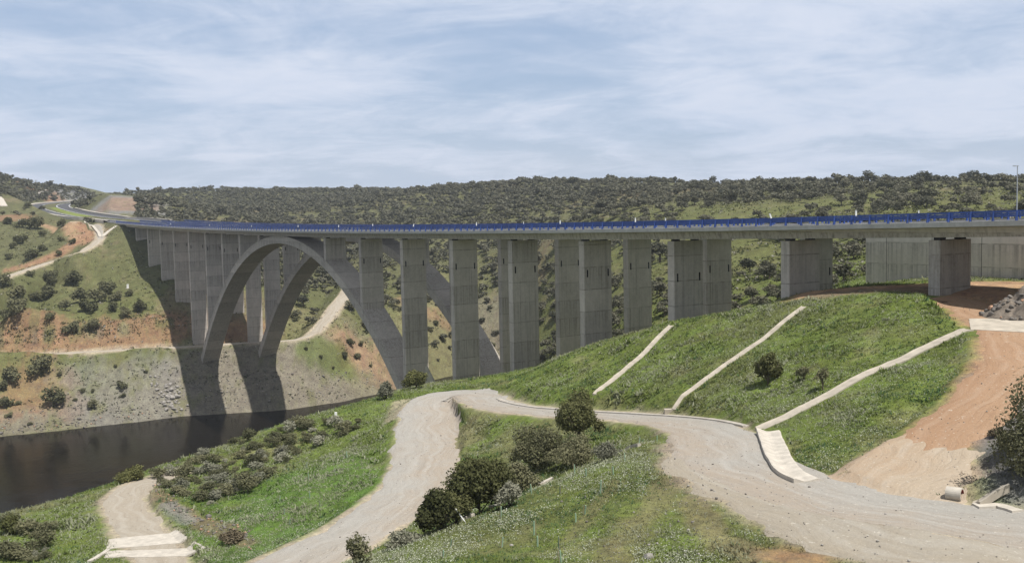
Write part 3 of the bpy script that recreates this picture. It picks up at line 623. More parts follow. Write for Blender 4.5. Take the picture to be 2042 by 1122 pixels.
def make_viaduct(name, label, t0, ds, piers, s_end0, s_end1):
    base = np.array([*W(100, t0), -30.0])
    root = empty(name, base, label, 'viaduct')
    # deck: slab with edge fascias over an inset box girder
    S = np.arange(s_end0, s_end1+.1, 4.0); S[-1] = s_end1
    def sweep(nm, prof, mat):
        mb = MB(); V = []; n = len(prof)
        for s in S:
            for t, z in prof: p = W(s, t0+t); V.append((p[0]-base[0], p[1]-base[1], deckz(s)+z-base[2]))
        Fc = [(i*n+k, i*n+(k+1) % n, (i+1)*n+(k+1) % n, (i+1)*n+k) for i in range(len(S)-1) for k in range(n)]
        Fc += [tuple(range(n))[::-1], tuple((len(S)-1)*n+k for k in range(n))]
        return mb.add(V, Fc).build(nm, mat, root)
    sweep('deck_slab', [(0, -.55), (0, 0), (.12, .0), (.5, .02), (.52, -.06), (11.48, -.06), (11.5, .02), (12, 0), (12, -.55), (10.0, -.68), (2.0, -.68)], M['deck'])
    sweep('box_girder', [(2.3, -1.75), (2.0, -.684), (10.0, -.684), (9.7, -1.75)], M['arch'])
    rd = sweep('road_surface', [(.56, -.056), (.56, -.02), (11.44, -.02), (11.44, -.056)], M['asphalt'])
    for tt in (1.4, 10.6): sweep('edge_line', [(tt-.1, -.016), (tt-.1, -.012), (tt+.1, -.012), (tt+.1, -.016)], M['white']).parent = rd
    for o in rd.children: o.location = (0, 0, 0)
    # arch rib
    mb = MB(); uu = np.concatenate([np.linspace(-U_END-2, U_END+2, 97)]); V = []
    T = [2.8, 9.2]; dep = 2.3; g_ = .10
    prof = [(T[0], 0), (T[0], -.38), (T[0]+g_, -.44), (T[0]+g_, -.72), (T[0], -.78), (T[0], -dep), (T[1], -dep), (T[1], -.78), (T[1]-g_, -.72), (T[1]-g_, -.44), (T[1], -.38), (T[1], 0)]
    for u in uu:
        g = 2*AP[1]*u+4*AP[2]*u**3; k = math.hypot(1, g); nx, nz = -g/k, 1/k
        dd = 1.0+.25*(abs(u)/U_END)**2
        for t, q in prof:
            p = W(SC+ds+u+nx*q*dd, t0+t); V.append((p[0]-base[0], p[1]-base[1], ext_z(u)+nz*q*dd-base[2]))
    n = len(prof)
    mb.add(V, [(i*n+k, i*n+(k+1) % n, (i+1)*n+(k+1) % n, (i+1)*n+k)[::-1] for i in range(len(uu)-1) for k in range(n)]+[tuple(range(n)), tuple((len(uu)-1)*n+k for k in range(n))[::-1]])
    mb.build('arch', M['arch'], root)
    for sg in (-1, 1):
        mb = MB(); s0 = SC+ds+sg*(U_END+1.0); mb.box_st(s0-3.2, s0+3.2, t0+2.4, t0+9.6, -66, -59.5, base); mb.build('arch_footing', M['arch'], root)
    # piers
    for s in piers:
        top = deckz(s)-1.75-.34; u = s-SC-ds
        gr = float(H(*W(s, t0+6)))
        if abs(u) < U_END-3: bot = ext_z(u)-.5
        else: bot = min(gr, float(H(*W(s-1, t0+3))), float(H(*W(s, t0+9))))-2.5
        onarch = abs(u) < U_END-3
        a0, a1 = s-PL/2, s+PL/2
        pb = MB(); slots = []; zt, zb = top, bot
        has = (zt-zb) > 11.0
        def q(s_, t, z): p = W(s_, t0+t); return (p[0]-base[0], p[1]-base[1], z-base[2])
        ts = [PW0, PW0+.55, PW0+.85, PW1-.85, PW1-.55, PW1]; zs = [zb, zt-6.3, zt-5.0, zt] if has else [zb, zt]
        bb = ext_z(u+PL/2)-.5 if onarch and u > 0 else zb
        # end faces: the one towards the near abutment carries two narrow inspection slots
        for sf, flip in ((a0, False), (a1, True)):
            for i in range(5):
                for j in range(len(zs)-1):
                    hole = has and j == 1 and i in (1, 3)
                    c = [q(sf, ts[i], zs[j]), q(sf, ts[i+1], zs[j]), q(sf, ts[i+1], zs[j+1]), q(sf, ts[i], zs[j+1])]
                    if not hole: pb.add(c, [(0, 1, 2, 3) if not flip else (3, 2, 1, 0)])
                    else:
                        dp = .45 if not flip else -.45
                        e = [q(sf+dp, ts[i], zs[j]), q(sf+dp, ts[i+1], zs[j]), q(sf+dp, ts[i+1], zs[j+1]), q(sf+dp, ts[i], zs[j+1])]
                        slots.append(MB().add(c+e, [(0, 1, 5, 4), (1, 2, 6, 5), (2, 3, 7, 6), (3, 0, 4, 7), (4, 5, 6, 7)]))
        pb.add([q(a0, PW0, zb), q(a1, PW0, zb), q(a1, PW0, zt), q(a0, PW0, zt)], [(3, 2, 1, 0)])
        pb.add([q(a0, PW1, zb), q(a1, PW1, zb), q(a1, PW1, zt), q(a0, PW1, zt)], [(0, 1, 2, 3)])
        pb.add([q(a0, PW0, zt), q(a1, PW0, zt), q(a1, PW1, zt), q(a0, PW1, zt)], [(0, 3, 2, 1)])
        po = pb.build('pier', M['pier'], root)
        for sl in slots: sl.build('slot', M['slot'], po)
        for tb in (PW0+1.0, PW1-1.0):
            b = MB(); b.box_st(s-.45, s+.45, t0+tb-.5, t0+tb+.5, zt, deckz(s)-1.76, base); b.build('bearing', M['rubber'], po)
    return root, base
NEARP = [11.6, 34.0, 56.9, 80, 103.2, 126.6, 150.6, 174.4, 198, 254, 274.5, 295, 316.5, 340.3, 364.2, 387.3, 411, 435]
FARP = [48.5, 71.0, 93.0, 116.5, 140, 164, 187.5, 247, 268, 289, 311, 334, 357.5, 380.5, 404, 428]
near_v, NB = make_viaduct('concrete_viaduct', 'near grey concrete arch viaduct with long row of tall piers, fully in view', 0.0, 0.0, NEARP, -46, 466)
far_v, FB = make_viaduct('concrete_viaduct', 'parallel far arch viaduct partly hidden behind the nearer one', 20.5, -6.5, FARP, 34.6, 460)
# abutments
def abut(root, base, t0, s0, s1, z0, name='abutment', mat='wall'):
    b = MB(); b.box_st(s0, s1, t0+.25, t0+11.75, z0, lambda s: deckz(s)-.70, base); return b.build(name, M[mat], root)
abut(near_v, NB, 0, 456, 486, -17, mat='arch'); abut(far_v, FB, 20.5, 450, 480, -20, mat='arch')
abut(near_v, NB, 0, -40, -3.2, -16)
# retaining wall that carries the far carriageway on towards the right
rw_base = np.array([*W(0, 20.5), -10.0])
rw = empty('retaining_wall', rw_base, 'long pale concrete retaining wall behind the first pier, under the deck at right', 'wall')
b = MB(); b.box_st(-60, 34.5, 20.5, 32.5, -16, lambda s: deckz(s)-.56, rw_base); b.build('wall', M['wall'], rw)
b = MB(); b.box_st(-60, 34.58, 20.35, 32.65, lambda s: deckz(s)-.555, lambda s: deckz(s), rw_base); b.build('coping', M['deck'], rw)
b = MB(); b.box_st(-60, 34.58, 20.9, 32.1, lambda s: deckz(s)+.003, lambda s: deckz(s)+.02, rw_base); b.build('road_surface', M['asphalt'], rw)
for k in range(10):
    sj = 31-k*7.2; b = MB(); b.box_st(sj-.03, sj+.03, 20.488, 20.51, -15, lambda s: deckz(s)-.58, rw_base); b.build('joint', M['slot'], rw)

# ------------------------------------------------------------------ blue parapet barriers
POST = 2.6
def barrier(label, t, s0, s1, face):
    base = np.array([*W(s0, t), deckz(s0)]); root = empty('bridge_barrier', base, label, 'barrier', 'blue barriers along the deck edges')
    S = np.arange(s0, s1+.01, POST)
    near = sorted(S, key=lambda s: abs(s))[:100]; rest = [s for s in S if s not in set(near)]
    pm = MB()
    # one bent post: foot plate, web, flange leaning over towards the road
    prof = [(-.20, 0), (.14, 0), (.10, .12), (.06, .5), (.12, 1.05), (-.02, 1.08), (-.12, .5)]
    V = []; n = len(prof)
    for w in (-.075, .075):
        for a, z in prof: p = D2*w+E2*a*face; V.append((p[0], p[1], z))
    pm.add(V, [tuple(range(n)), tuple(range(n, 2*n))[::-1]]+[(k, (k+1) % n, n+(k+1) % n, n+k)[::-1] for k in range(n)])
    proto = None
    def loc(s): p = W(s, t); return (p[0]-base[0], p[1]-base[1], deckz(s)+.003-base[2])
    for s in near:
        if proto is None: o = proto = pm.build('post', M['blue'], root)
        else: o = proto.copy(); COL.objects.link(o); o.parent = root
        o.location = loc(s)
    if rest:
        rb = MB()
        for s in rest: rb.add(np.array(pm.v)+np.array(loc(s)), pm.f)
        tag(rb.build('post', M['blue'], root), kind='stuff')
    SS = np.append(np.arange(s0-.6, s1, POST*2), s1+.6)
    for zc, hh, dp, oo in ((1.0, .20, .09, .06), (.75, .17, .09, .10), (.50, .16, .09, .12)):
        r = MB(); V = []
        for s in SS:
            for dz, da in ((-hh/2, -dp/2), (-hh/2, dp/2), (hh/2, dp/2), (hh/2, -dp/2)):
                p = W(s, t+(oo+da+.04)*face); V.append((p[0]-base[0], p[1]-base[1], deckz(s)+zc+dz-base[2]))
        r.add(V, [(i*4+k, i*4+(k+1) % 4, i*4+4+(k+1) % 4, i*4+4+k)[::(1 if face < 0 else -1)] for i in range(len(SS)-1) for k in range(4)]).build('rail', M['blue'], root)
    return root
barrier('front blue bridge barrier along the near edge of the near deck', .22, -44, 466, 1)
barrier('blue bridge barrier on the far edge of the near deck, behind the front one', 11.78, -44, 466, -1)
barrier('blue bridge barrier on the near edge of the far deck', 20.72, -44, 460, 1)
barrier('rearmost blue bridge barrier on the outer edge of the far deck', 32.28, -44, 460, -1)

# ------------------------------------------------------------------ motorway beyond the far abutment
def mw_ribbon(name, off, hw, mat, lift, s_from=0):
    P = dens(MW3, 6)[s_from:]; T = np.gradient(P[:, :2], axis=0); T /= np.linalg.norm(T, axis=1)[:, None]; N_ = np.stack([T[:, 1], -T[:, 0]], 1)
    V = []; 
    for p, nn in zip(P, N_):
        for o in (off-hw, off+hw): V.append((*(p[:2]+nn*o), p[2]+lift))
    n = len(P); ob = MB().add(V, [(2*i, 2*i+1, 2*i+3, 2*i+2) for i in range(n-1)]).build(name, mat)
    return tag(ob, kind='structure')
for off in (-10.2, 10.2):
    mw_ribbon('motorway', off, 5.6, M['asphalt'], .10)
    for o2 in (-4.6, 4.6): mw_ribbon('road_line', off+o2, .2, M['white'], .13)

for off, lb, i0, i1 in ((-15.2, 'white concrete gutter along the outer edge of the motorway curve', 6, 999), (15.2, 'white concrete gutter beside the far carriageway under the rock cutting', 4, 60)):
    P = dens(MW3, 6)[i0:i1]; T = np.gradient(P[:, :2], axis=0); T /= np.linalg.norm(T, axis=1)[:, None]; N_ = np.stack([T[:, 1], -T[:, 0]], 1); V = []
    prof = [(-1.5, -.6), (-1.5, 1.1), (0, .7), (1.5, .9), (1.5, -.6)]
    for p, nn in zip(P, N_):
        for a, z in prof: V.append((*(p[:2]+nn*(off+a)), p[2]+z))
    n = len(P); mb = MB().add(V, [(i*5+k, i*5+k+1, i*5+6+k, i*5+5+k) for i in range(n-1) for k in range(4)])
    tag(mb.build('roadside_gutter', M['slab']), lb, 'gutter')

# ------------------------------------------------------------------ vegetation builders
M['oak'] = mat_leaf('oak_leaves', (.058, .064, .026), (.10, .112, .042), (.125, .120, .052), .32, .9)
M['hilloak'] = mat_leaf('hill_oak_leaves', (.056, .063, .040), (.118, .123, .080), (.16, .145, .105), .26, .10)
M['shrub'] = mat_leaf('shrub_leaves', (.082, .092, .045), (.145, .148, .075), (.18, .165, .10), .28, .9)
M['grey'] = mat_leaf('grey_shrub_leaves', (.15, .155, .105), (.26, .26, .19), (.32, .305, .24), .28, 1.3)
M['bush'] = mat_leaf('green_bush_leaves', (.08, .095, .03), (.13, .14, .045), (.12, .11, .05), .2, 1.2)
M['dry'] = mat_leaf('dry_twigs', (.16, .13, .09), (.22, .18, .12), (.12, .10, .06), .2, 1.0)
M['bark'] = mat_simple('bark', (.10, .08, .06), .9, .35, 6)
def leaves(rg, cen, nrm, size, asp=1.7):
    """diamond leaf faces at cen, facing roughly nrm"""
    n = len(cen); r = rg.normal(size=(n, 3)); nn = nrm*.9+r*.75; nn /= np.linalg.norm(nn, axis=1)[:, None]+1e-9
    a = np.cross(nn, rg.normal(size=(n, 3))); a /= np.linalg.norm(a, axis=1)[:, None]+1e-9; b = np.cross(nn, a)
    s = size*rg.uniform(.55, 1.4, n)[:, None]
    V = np.stack([cen-a*s*asp*.5, cen-b*s*.5+nn*s*.12, cen+a*s*asp*.5, cen+b*s*.5+nn*s*.12], 1).reshape(-1, 3)
    return V, np.arange(n*4).reshape(n, 4)
def crown_pts(rg, w, h, z0, lobes, n, round_=.5, fill=.15):
    """leaf centres on the outside of many overlapping lumps; w width, h crown height, z0 bottom of the crown"""
    d = rg.normal(size=(lobes, 3)); d /= np.linalg.norm(d, axis=1)[:, None]; d[:, 2] = np.abs(d[:, 2])*1.25-.42
    rad = rg.uniform(.18, .46, lobes)
    c = d*rg.uniform(.30, .92, lobes)[:, None]; c = np.vstack([c, [[0, 0, .05]]]); rad = np.append(rad, .5)
    lop = np.array([rg.uniform(.85, 1.15), rg.uniform(.85, 1.15), 1.0])
    P = []; Nn = []; tot = 0
    while tot < n:
        k = rg.choice(len(c), n, p=rad**2/np.sum(rad**2)); q = rg.normal(size=(n, 3)); q /= np.linalg.norm(q, axis=1)[:, None]
        rr = rad[k]*np.where(rg.random(n) < .3, rg.uniform(1.0, 1.42, n), rg.uniform(.55, 1.10, n)); p = c[k]+q*rr[:, None]
        dist = np.linalg.norm(p[:, None]-c[None], axis=2)/rad[None]; dist[np.arange(n), k] = 9
        ok = (dist.min(1) > .8) | (rg.random(n) < fill); ok &= p[:, 2] > -.82
        P.append(p[ok]); Nn.append(q[ok]); tot += ok.sum()
    P = np.vstack(P)[:n]*lop; Nn = np.vstack(Nn)[:n]
    zc = z0+h*.45
    P = np.column_stack([P[:, 0]*w*.5, P[:, 1]*w*.5, zc+P[:, 2]*h*.55]); Nn[:, 2] += .25
    P[:, 2] = np.maximum(P[:, 2], .02*h)
    return P, Nn
def trunk_mb(rg, h, z0, w, r0):
    mb = MB(); bend = rg.normal(size=2)*.05*h
    top = np.array([bend[0], bend[1], z0+h*.35]); mb.tube([(0, 0, -.4), (bend[0]*.3, bend[1]*.3, z0*.55), top], [r0, r0*.8, r0*.5], 8)
    for k in range(5):
        q = rg.uniform(0, 2*math.pi); L = w*.33; st = np.array([bend[0]*.5, bend[1]*.5, z0*.6+.03*h*k])
        mb.tube([st, st+np.array([math.cos(q)*L*.5, math.sin(q)*L*.5, h*.22]), st+np.array([math.cos(q)*L, math.sin(q)*L, h*.42])], [r0*.5, r0*.33, r0*.12], 6)
    return mb
def tree(name, loc, w, h, label, cat, lobes, n, leaf, mat, seed, group=None, z0=None, fill=.15, asp=1.6):
    rg = np.random.default_rng(seed); z0 = .12*h if z0 is None else z0
    root = empty(name, loc, label, cat, group)
    P, Nn = crown_pts(rg, w, h-z0, z0, lobes, n, fill=fill); V, Q = leaves(rg, P, Nn, leaf, asp)
    mesh_obj('crown', V, Q, mat, root); trunk_mb(rg, h, z0, w, max(.04, .022*h+.02)).build('trunk', M['bark'], root, True)
    return root
def copy_tree(root, loc, rot, scl, label=None):
    r = root.copy(); COL.objects.link(r); r.location = tuple(map(float, loc)); r.rotation_euler = (0, 0, rot); r.scale = scl if hasattr(scl, '__len__') else (scl,)*3
    if label: r['label'] = label
    for ch in root.children:
        c = ch.copy(); COL.objects.link(c); c.parent = r
    return r
def mpp(P): return project(P)[2]/F          # metres per photograph pixel at P

# run-ahead horizon of the terrain as seen from the standpoint, to skip what no one sees
_tan = GH/GR; RUN = np.maximum.accumulate(np.where(GR > 60, _tan, -9), axis=1)
def seen(x, y, ztop, slack=.004):
    th = np.arctan2(x, y); lr = np.log(np.hypot(x, y)); i = np.clip(np.searchsorted(TA, th)-1, 0, len(TA)-2); j = np.clip(np.searchsorted(LRA, lr)-2, 0, len(RA)-2)
    return ztop/np.hypot(x, y) > RUN[i, j]-slack
def soil(x, y):
    th = np.arctan2(x, y); lr = np.log(np.hypot(x, y)); i = np.clip(np.searchsorted(TA, th), 0, len(TA)-1); j = np.clip(np.searchsorted(LRA, lr), 0, len(RA)-1)
    return GC[i, j], np.minimum.reduce([DIST[k][i, j]-{'mw': 14., 'main': 4.2, 'shoulder': 2.0, 'ramp': 2.8, 'left': 2.5}.get(k, 2.0) for k in DIST])
def bridge_st(x, y): return (x-O2[0])*D2[0]+(y-O2[1])*D2[1], (x-O2[0])*E2[0]+(y-O2[1])*E2[1]

# ------------------------------------------------------------------ oaks on the hills
rg = np.random.default_rng(21)
nc = 60000
rr = np.sqrt(rg.uniform(175.0**2, 1250.0**2, nc)); tt = np.radians(rg.uniform(-33, 33, nc)); X = rr*np.sin(tt); Y = rr*np.cos(tt)
S_, T_ = bridge_st(X, Y); hz = H(X, Y); gc, td = soil(X, Y)
dn = .62+.95*fbm(X, Y, 75, 3, 301)+.35*fbm(X, Y, 22, 2, 311)
back = (T_ > 48) | (S_ > 505)
leftside = (T_ < -12) & (S_ < 520)
px_ = project(np.column_stack([X, Y, hz]))[0]
dn = np.where((px_ < 1330) & (rr > 420), dn+.30, dn)
dn = np.where(px_ > 1350, dn*sstep(2300, 1350, px_)*.68+.16-.32*sstep(.0, .35, fbm(X, Y, 34, 2, 331)), dn)          # the right-hand hill is opener
dn = np.where((px_ < 250) & (S_ > 440), np.where(rr > 780, dn*.8, dn*.06), dn)
dn = np.where((px_ < 300) & (rr > 850), dn+.3, dn)
dn = np.where((px_ > 190) & (px_ < 275) & (rr < 820), 0, dn)
dn = np.where((px_ > 540) & (px_ < 820) & (rr < 480), dn*.22, dn)
dn = np.where((hz < -46), dn*.3, dn)
keep = back & ~leftside & (td > 3.5) & (hz > WATER+6) & (rg.random(nc) < dn*.80) & ((gc[:, 1] > gc[:, 0]*.86) | (rr > 600))
X, Y, hz, rr = X[keep], Y[keep], hz[keep], rr[keep]
# thin to a minimum spacing on a coarse grid
size = rg.uniform(3.6, 6.4, len(X))*np.where(rg.random(len(X)) < .4, rg.uniform(.4, .75, len(X)), 1)*np.where(rg.random(len(X)) < .13, rg.uniform(1.25, 1.6, len(X)), 1)
cell = {}; ok = np.zeros(len(X), bool)
for i in rg.permutation(len(X)):
    k = (int(X[i]//5), int(Y[i]//5)); good = True
    for a in (-1, 0, 1):
        for b in (-1, 0, 1):
            for j in cell.get((k[0]+a, k[1]+b), ()):
                if (X[i]-X[j])**2+(Y[i]-Y[j])**2 < (.34*(size[i]+size[j]))**2: good = False
    if good: cell.setdefault(k, []).append(i); ok[i] = True
X, Y, hz, rr, size = X[ok], Y[ok], hz[ok], rr[ok], size[ok]
hh = size*rg.uniform(.62, .86, len(X))
v = seen(X, Y, hz+hh); vis = seen(X, Y, hz+hh*.6, 0)
X, Y, hz, rr, size, hh, vis = X[v], Y[v], hz[v], rr[v], size[v], hh[v], vis[v]
print('HILL OAKS', len(X), vis.sum())
def oak_variant(seed, n, leaf):
    g = np.random.default_rng(seed); P, Nn = crown_pts(g, 1.0, .78, .22, 9, n, fill=.2); V, Q = leaves(g, P, Nn, leaf, 1.4); return V, Q
near_var = [oak_variant(400+k, 520, .085) for k in range(5)]
mid_var = [oak_variant(420+k, 190, .135) for k in range(5)]
far_var = [oak_variant(440+k, 80, .21) for k in range(5)]
def stub():
    return MB().tube([(0, 0, -.06), (.01, 0, .3), (.02, .01, .5)], [.04, .032, .02], 6)
pxh = hh/rr*vis+1e-9*hh
order = np.argsort(-pxh); ind = order[:300]; restk = order[300:]
proto_ob = [None]*5; proto_t = [None]*5; OAK_L = 'rounded dark olive oak, one of many dotted over the slopes beyond the viaduct'; OAK_G = 'oak trees scattered over the hills beyond the viaduct'
for c, i in enumerate(ind):
    k = c % 5; loc = (X[i], Y[i], hz[i]-.1); rot = rg.uniform(0, 6.28)
    if c < 300:      # the larger ones: crown and trunk
        if proto_t[k] is None:
            r = proto_t[k] = empty('oak_tree', loc, OAK_L, 'tree', OAK_G); mesh_obj('crown', near_var[k][0], near_var[k][1], M['hilloak'], r); stub().build('trunk', M['bark'], r)
        else: r = copy_tree(proto_t[k], loc, rot, 1)
        r.scale = (size[i], size[i], hh[i]); continue
    if proto_ob[k] is None: o = proto_ob[k] = tag(mesh_obj('oak_tree', near_var[k][0], near_var[k][1], M['hilloak']), OAK_L, 'tree', OAK_G)
    else: o = proto_ob[k].copy(); COL.objects.link(o)
    o.location = loc; o.rotation_euler = (0, 0, rot); o.scale = (size[i], size[i], hh[i])
def joined(name, variants, X, Y, Zc, sx, sz, mat, seed):
    g = np.random.default_rng(seed); Vs = []; Qs = []; o = 0; ids = g.integers(0, len(variants), len(X)); cols = []
    for k, (V, Q) in enumerate(variants):
        m = np.where(ids == k)[0]
        if len(m) == 0: continue
        a = g.uniform(0, 6.28, len(m)); ca_, sa = np.cos(a), np.sin(a)
        P = np.empty((len(m), len(V), 3))
        P[..., 0] = (V[:, 0]*ca_[:, None]-V[:, 1]*sa[:, None])*sx[m, None]+X[m, None]
        P[..., 1] = (V[:, 0]*sa[:, None]+V[:, 1]*ca_[:, None])*sx[m, None]+Y[m, None]
        P[..., 2] = V[:, 2]*sz[m, None]+Zc[m, None]
        Vs.append(P.reshape(-1, 3)); Qs.append((Q[None]+(np.arange(len(m))*len(V))[:, None, None]).reshape(-1, Q.shape[1])+o); o += len(m)*len(V)
    return Vs, Qs
Vs = []; Qs = []; o = 0
for lo, hi, var in ((0, 480, mid_var), (480, 2000, far_var)):
    m = restk[(rr[restk] >= lo) & (rr[restk] < hi)]
    a, b_ = joined('', var, X[m], Y[m], hz[m]-.1, size[m], hh[m], None, int(lo)+3)
    for q, w_ in zip(a, b_): Vs.append(q); Qs.append(w_+o)
    o += sum(len(q) for q in a)
wood = mesh_obj('oak_woodland', np.vstack(Vs), np.vstack(Qs), M['hilloak']); tag(wood, kind='stuff')

# ------------------------------------------------------------------ bushes of the left hillside and the far bank
def bush_protos(kind, mat, cat, n, leaf, count, lobes=9):
    out = []
    for k in range(count):
        g = np.random.default_rng(600+17*k+len(kind)); P, Nn = crown_pts(g, 1.0, .9, .02, lobes, n, fill=.25); V, Q = leaves(g, P, Nn, leaf, 1.5)
        st = MB().tube([(0, 0, -.1), (.01, 0, .25), (.03, .02, .5)], [.04, .03, .015], 5); out.append((np.vstack([V, st.v]), [tuple(q) for q in Q]+[tuple(len(V)+i for i in q) for q in st.f], mat, kind, [None]))
    return out
def put_bush(pr, loc, w, h, label, cat, group, rot):
    V, Fc, mat, kind, ob = pr
    if ob[0] is None: o = ob[0] = mesh_obj(kind, V, Fc, mat)
    else: o = ob[0].copy(); COL.objects.link(o)
    o.location = tuple(map(float, loc)); o.rotation_euler = (0, 0, rot); o.scale = (w, w, h); return tag(o, label, cat, group)
BP = bush_protos('evergreen_bush', M['shrub'], 'bush', 620, .085, 5)
rg = np.random.default_rng(5)
lst = [(100, 565, 32), (148, 570, 40), (98, 592, 36), (66, 516, 30), (38, 600, 40), (5, 574, 34), (32, 625, 42), (160, 604, 38), (190, 604, 38), (210, 588, 42), (170, 622, 36), (279, 622, 30), (17, 516, 18), (46, 454, 24), (75, 458, 34), (15, 447, 22), (52, 480, 14),
       (35, 487, 24), (87, 472, 18), (120, 482, 14), (125, 452, 18), (147, 486, 14), (85, 501, 18), (117, 510, 14), (27, 496, 16), (57, 415, 16), (147, 665, 32), (187, 662, 30), (235, 600, 26), (225, 620, 26), (250, 632, 24), (130, 620, 26), (70, 600, 24), (10, 640, 26), (100, 640, 20), (260, 590, 18), (60, 552, 16)]
for x, y, w in lst:
    P = hit(x, y); m = mpp(P)
    put_bush(BP[rg.integers(5)], P, w*m*1.05, w*m*rg.uniform(.75, .95), 'dark green bush among others on the open slope left of the viaduct', 'bush', 'bushes on the slope left of the viaduct', rg.uniform(0, 6))
bank = [(84, 746, 46, 'large round bush just below the bench track, leftmost of the far bank'), (24, 762, 40, 'broad dark bush at the left picture edge below the bench track'), (106, 813, 47, 'large lone round bush on the red earth above the water'),
        (7, 782, 26, 'dark bush cut by the left picture edge, above the lowest one'), (9, 815, 30, 'lowest dark bush at the left picture edge near the shore'), (241, 778, 21, 'small dark shrub left of the pale rock outcrop'), (186, 818, 23, 'small purplish shrub low on the bank above the water'),
        (698, 692, 17, 'middle one of three small shrubs on the bank behind the arch'), (721, 690, 13, 'smallest shrub, next to the right leg of the near arch'), (688, 718, 19, 'round shrub lowest on the bare bank behind the arch'), (712, 716, 15, 'small shrub right of the lowest one on the bank behind the arch')]
for x, y, w, lb in bank:
    P = hit(x, y); m = mpp(P); put_bush(BP[rg.integers(5)], P, w*m, w*m*.95, lb, 'bush', 'bushes on the far bank', rg.uniform(0, 6))
for x, y, w in [(165, 782, 12), (186, 783, 10), (247, 793, 12), (20, 834, 16), (37, 808, 13), (120, 750, 12), (230, 735, 10), (290, 745, 9), (150, 800, 10), (60, 850, 10), (640, 720, 9), (665, 735, 8), (610, 700, 10), (740, 735, 9), (735, 650, 16), (745, 672, 12), (870, 650, 16), (850, 690, 12), (880, 610, 18), (590, 640, 14), (600, 600, 18), (655, 560, 16), (980, 690, 14), (960, 665, 12)]:
    P = hit(x, y); m = mpp(P); put_bush(BP[rg.integers(5)], P, w*m, w*m*.8, 'tiny low shrub, one of several dotted over the stony far bank', 'bush', 'low shrubs dotted over the far bank', rg.uniform(0, 6))

# ------------------------------------------------------------------ scrub on the near bank
GP = bush_protos('grey_shrub', M['grey'], 'shrub', 520, .075, 4, 12); SP = bush_protos('rockrose_shrub', M['shrub'], 'shrub', 620, .07, 4, 12)
def inpoly(x, y, P):
    c = False; j = len(P)-1
    for i in range(len(P)):
        if (P[i][1] > y) != (P[j][1] > y) and x < (P[j][0]-P[i][0])*(y-P[i][1])/(P[j][1]-P[i][1])+P[i][0]: c = not c
        j = i
    return c
polyA = [(310, 955), (350, 925), (420, 895), (480, 876), (560, 848), (640, 834), (735, 815), (715, 850), (690, 875), (600, 905), (560, 930), (520, 965), (470, 1000), (420, 1005), (350, 985)]
polyB = [(0, 1035), (40, 1020), (75, 1040), (110, 1075), (120, 1122), (0, 1122)]
rg = np.random.default_rng(15); placed = []
def scrub(poly, n, gap, lab_g, lab_s, grp):
    x0, x1 = min(p[0] for p in poly), max(p[0] for p in poly); y0, y1 = min(p[1] for p in poly), max(p[1] for p in poly); tries = 0; c = 0
    while c < n and tries < n*40:
        tries += 1; x, y = rg.uniform(x0, x1), rg.uniform(y0, y1)
        if not inpoly(x, y, poly): continue
        P = hit(x, y)
        if P is None or any((P[0]-q[0])**2+(P[1]-q[1])**2 < gap*gap for q in placed): continue
        placed.append(P); c += 1; gry = rg.random() < .28; w = rg.choice([rg.uniform(.8, 1.6), rg.uniform(1.6, 3.2)]); pr = (GP if gry else SP)[rg.integers(4)]
        put_bush(pr, P-np.array([0, 0, .05]), w, w*rg.uniform(.42, .85), lab_g if gry else lab_s, 'shrub', grp+(' grey' if gry else ' green'), rg.uniform(0, 6))
scrub(polyA, 104, 1.2, 'silvery grey shrub in the scrub on the near bank above the water', 'dark green shrub in the scrub on the near bank above the water', 'scrub on the near bank,')
scrub(polyB, 16, 1.0, 'silvery grey shrub in the bottom left corner beside the small path', 'dark green shrub in the bottom left corner beside the small path', 'scrub in the bottom left corner,')

# ------------------------------------------------------------------ single trees and bushes near the tracks
def put_tree(name, x, yb, wpx, hpx, label, cat, n, leaf, mat, seed, lobes=14, z0=None, fill=.12, dz=0., P=None):
    P = hit(x, yb) if P is None else P; m = mpp(P)
    return tree(name, P+np.array([0, 0, -.1+dz]), wpx*m, hpx*m, label, cat, lobes, n, leaf, mat, seed, z0=z0, fill=fill)
put_tree('oak_tree', 1153, 884, 112, 104, 'dense dark oak standing highest in the hollow beside the lower track', 'tree', 8000, .15, M['oak'], 71, 18)
put_tree('oak_bush', 1072, 938, 104, 92, 'wide dark bush in the hollow, left of and below the tallest oak', 'bush', 6500, .13, M['shrub'], 72, 16, .1)
put_tree('broom_bush', 1145, 932, 100, 66, 'low grey green bush at the foot of the tallest oak', 'bush', 4500, .12, M['shrub'], 73, 14, .05)
put_tree('grey_bush', 1205, 918, 62, 40, 'small pale grey bush to the right of the tallest oak', 'bush', 1800, .10, M['grey'], 74, 10, .03, .3)
put_tree('oak_bush', 958, 1022, 128, 120, 'biggest dark oak bush in the middle foreground, beside the bend of the track', 'bush', 9000, .14, M['oak'], 75, 18, .12)
put_tree('grey_bush', 1018, 1008, 62, 54, 'pale grey bush tucked against the right side of the biggest oak bush', 'bush', 2200, .11, M['grey'], 76, 10, .03, .3)
put_tree('broom_bush', 1040, 985, 80, 62, 'dull green bush between the biggest oak bush and the wide one', 'bush', 3600, .12, M['shrub'], 77, 12, .03, .2)
put_tree('oak_bush', 878, 1058, 98, 84, 'dark oak bush at the lower left end of the foreground row', 'bush', 6000, .14, M['oak'], 78, 15, .1)
put_tree('oak_bush', 908, 1044, 70, 74, 'narrow dark bush squeezed between the two big oak bushes', 'bush', 3500, .13, M['oak'], 70, 10, .1)
put_tree('sparse_bush', 713, 1128, 52, 76, 'thin straggling bush at the bottom picture edge beside the lower track', 'bush', 900, .12, M['shrub'], 79, 12, .1, .6)
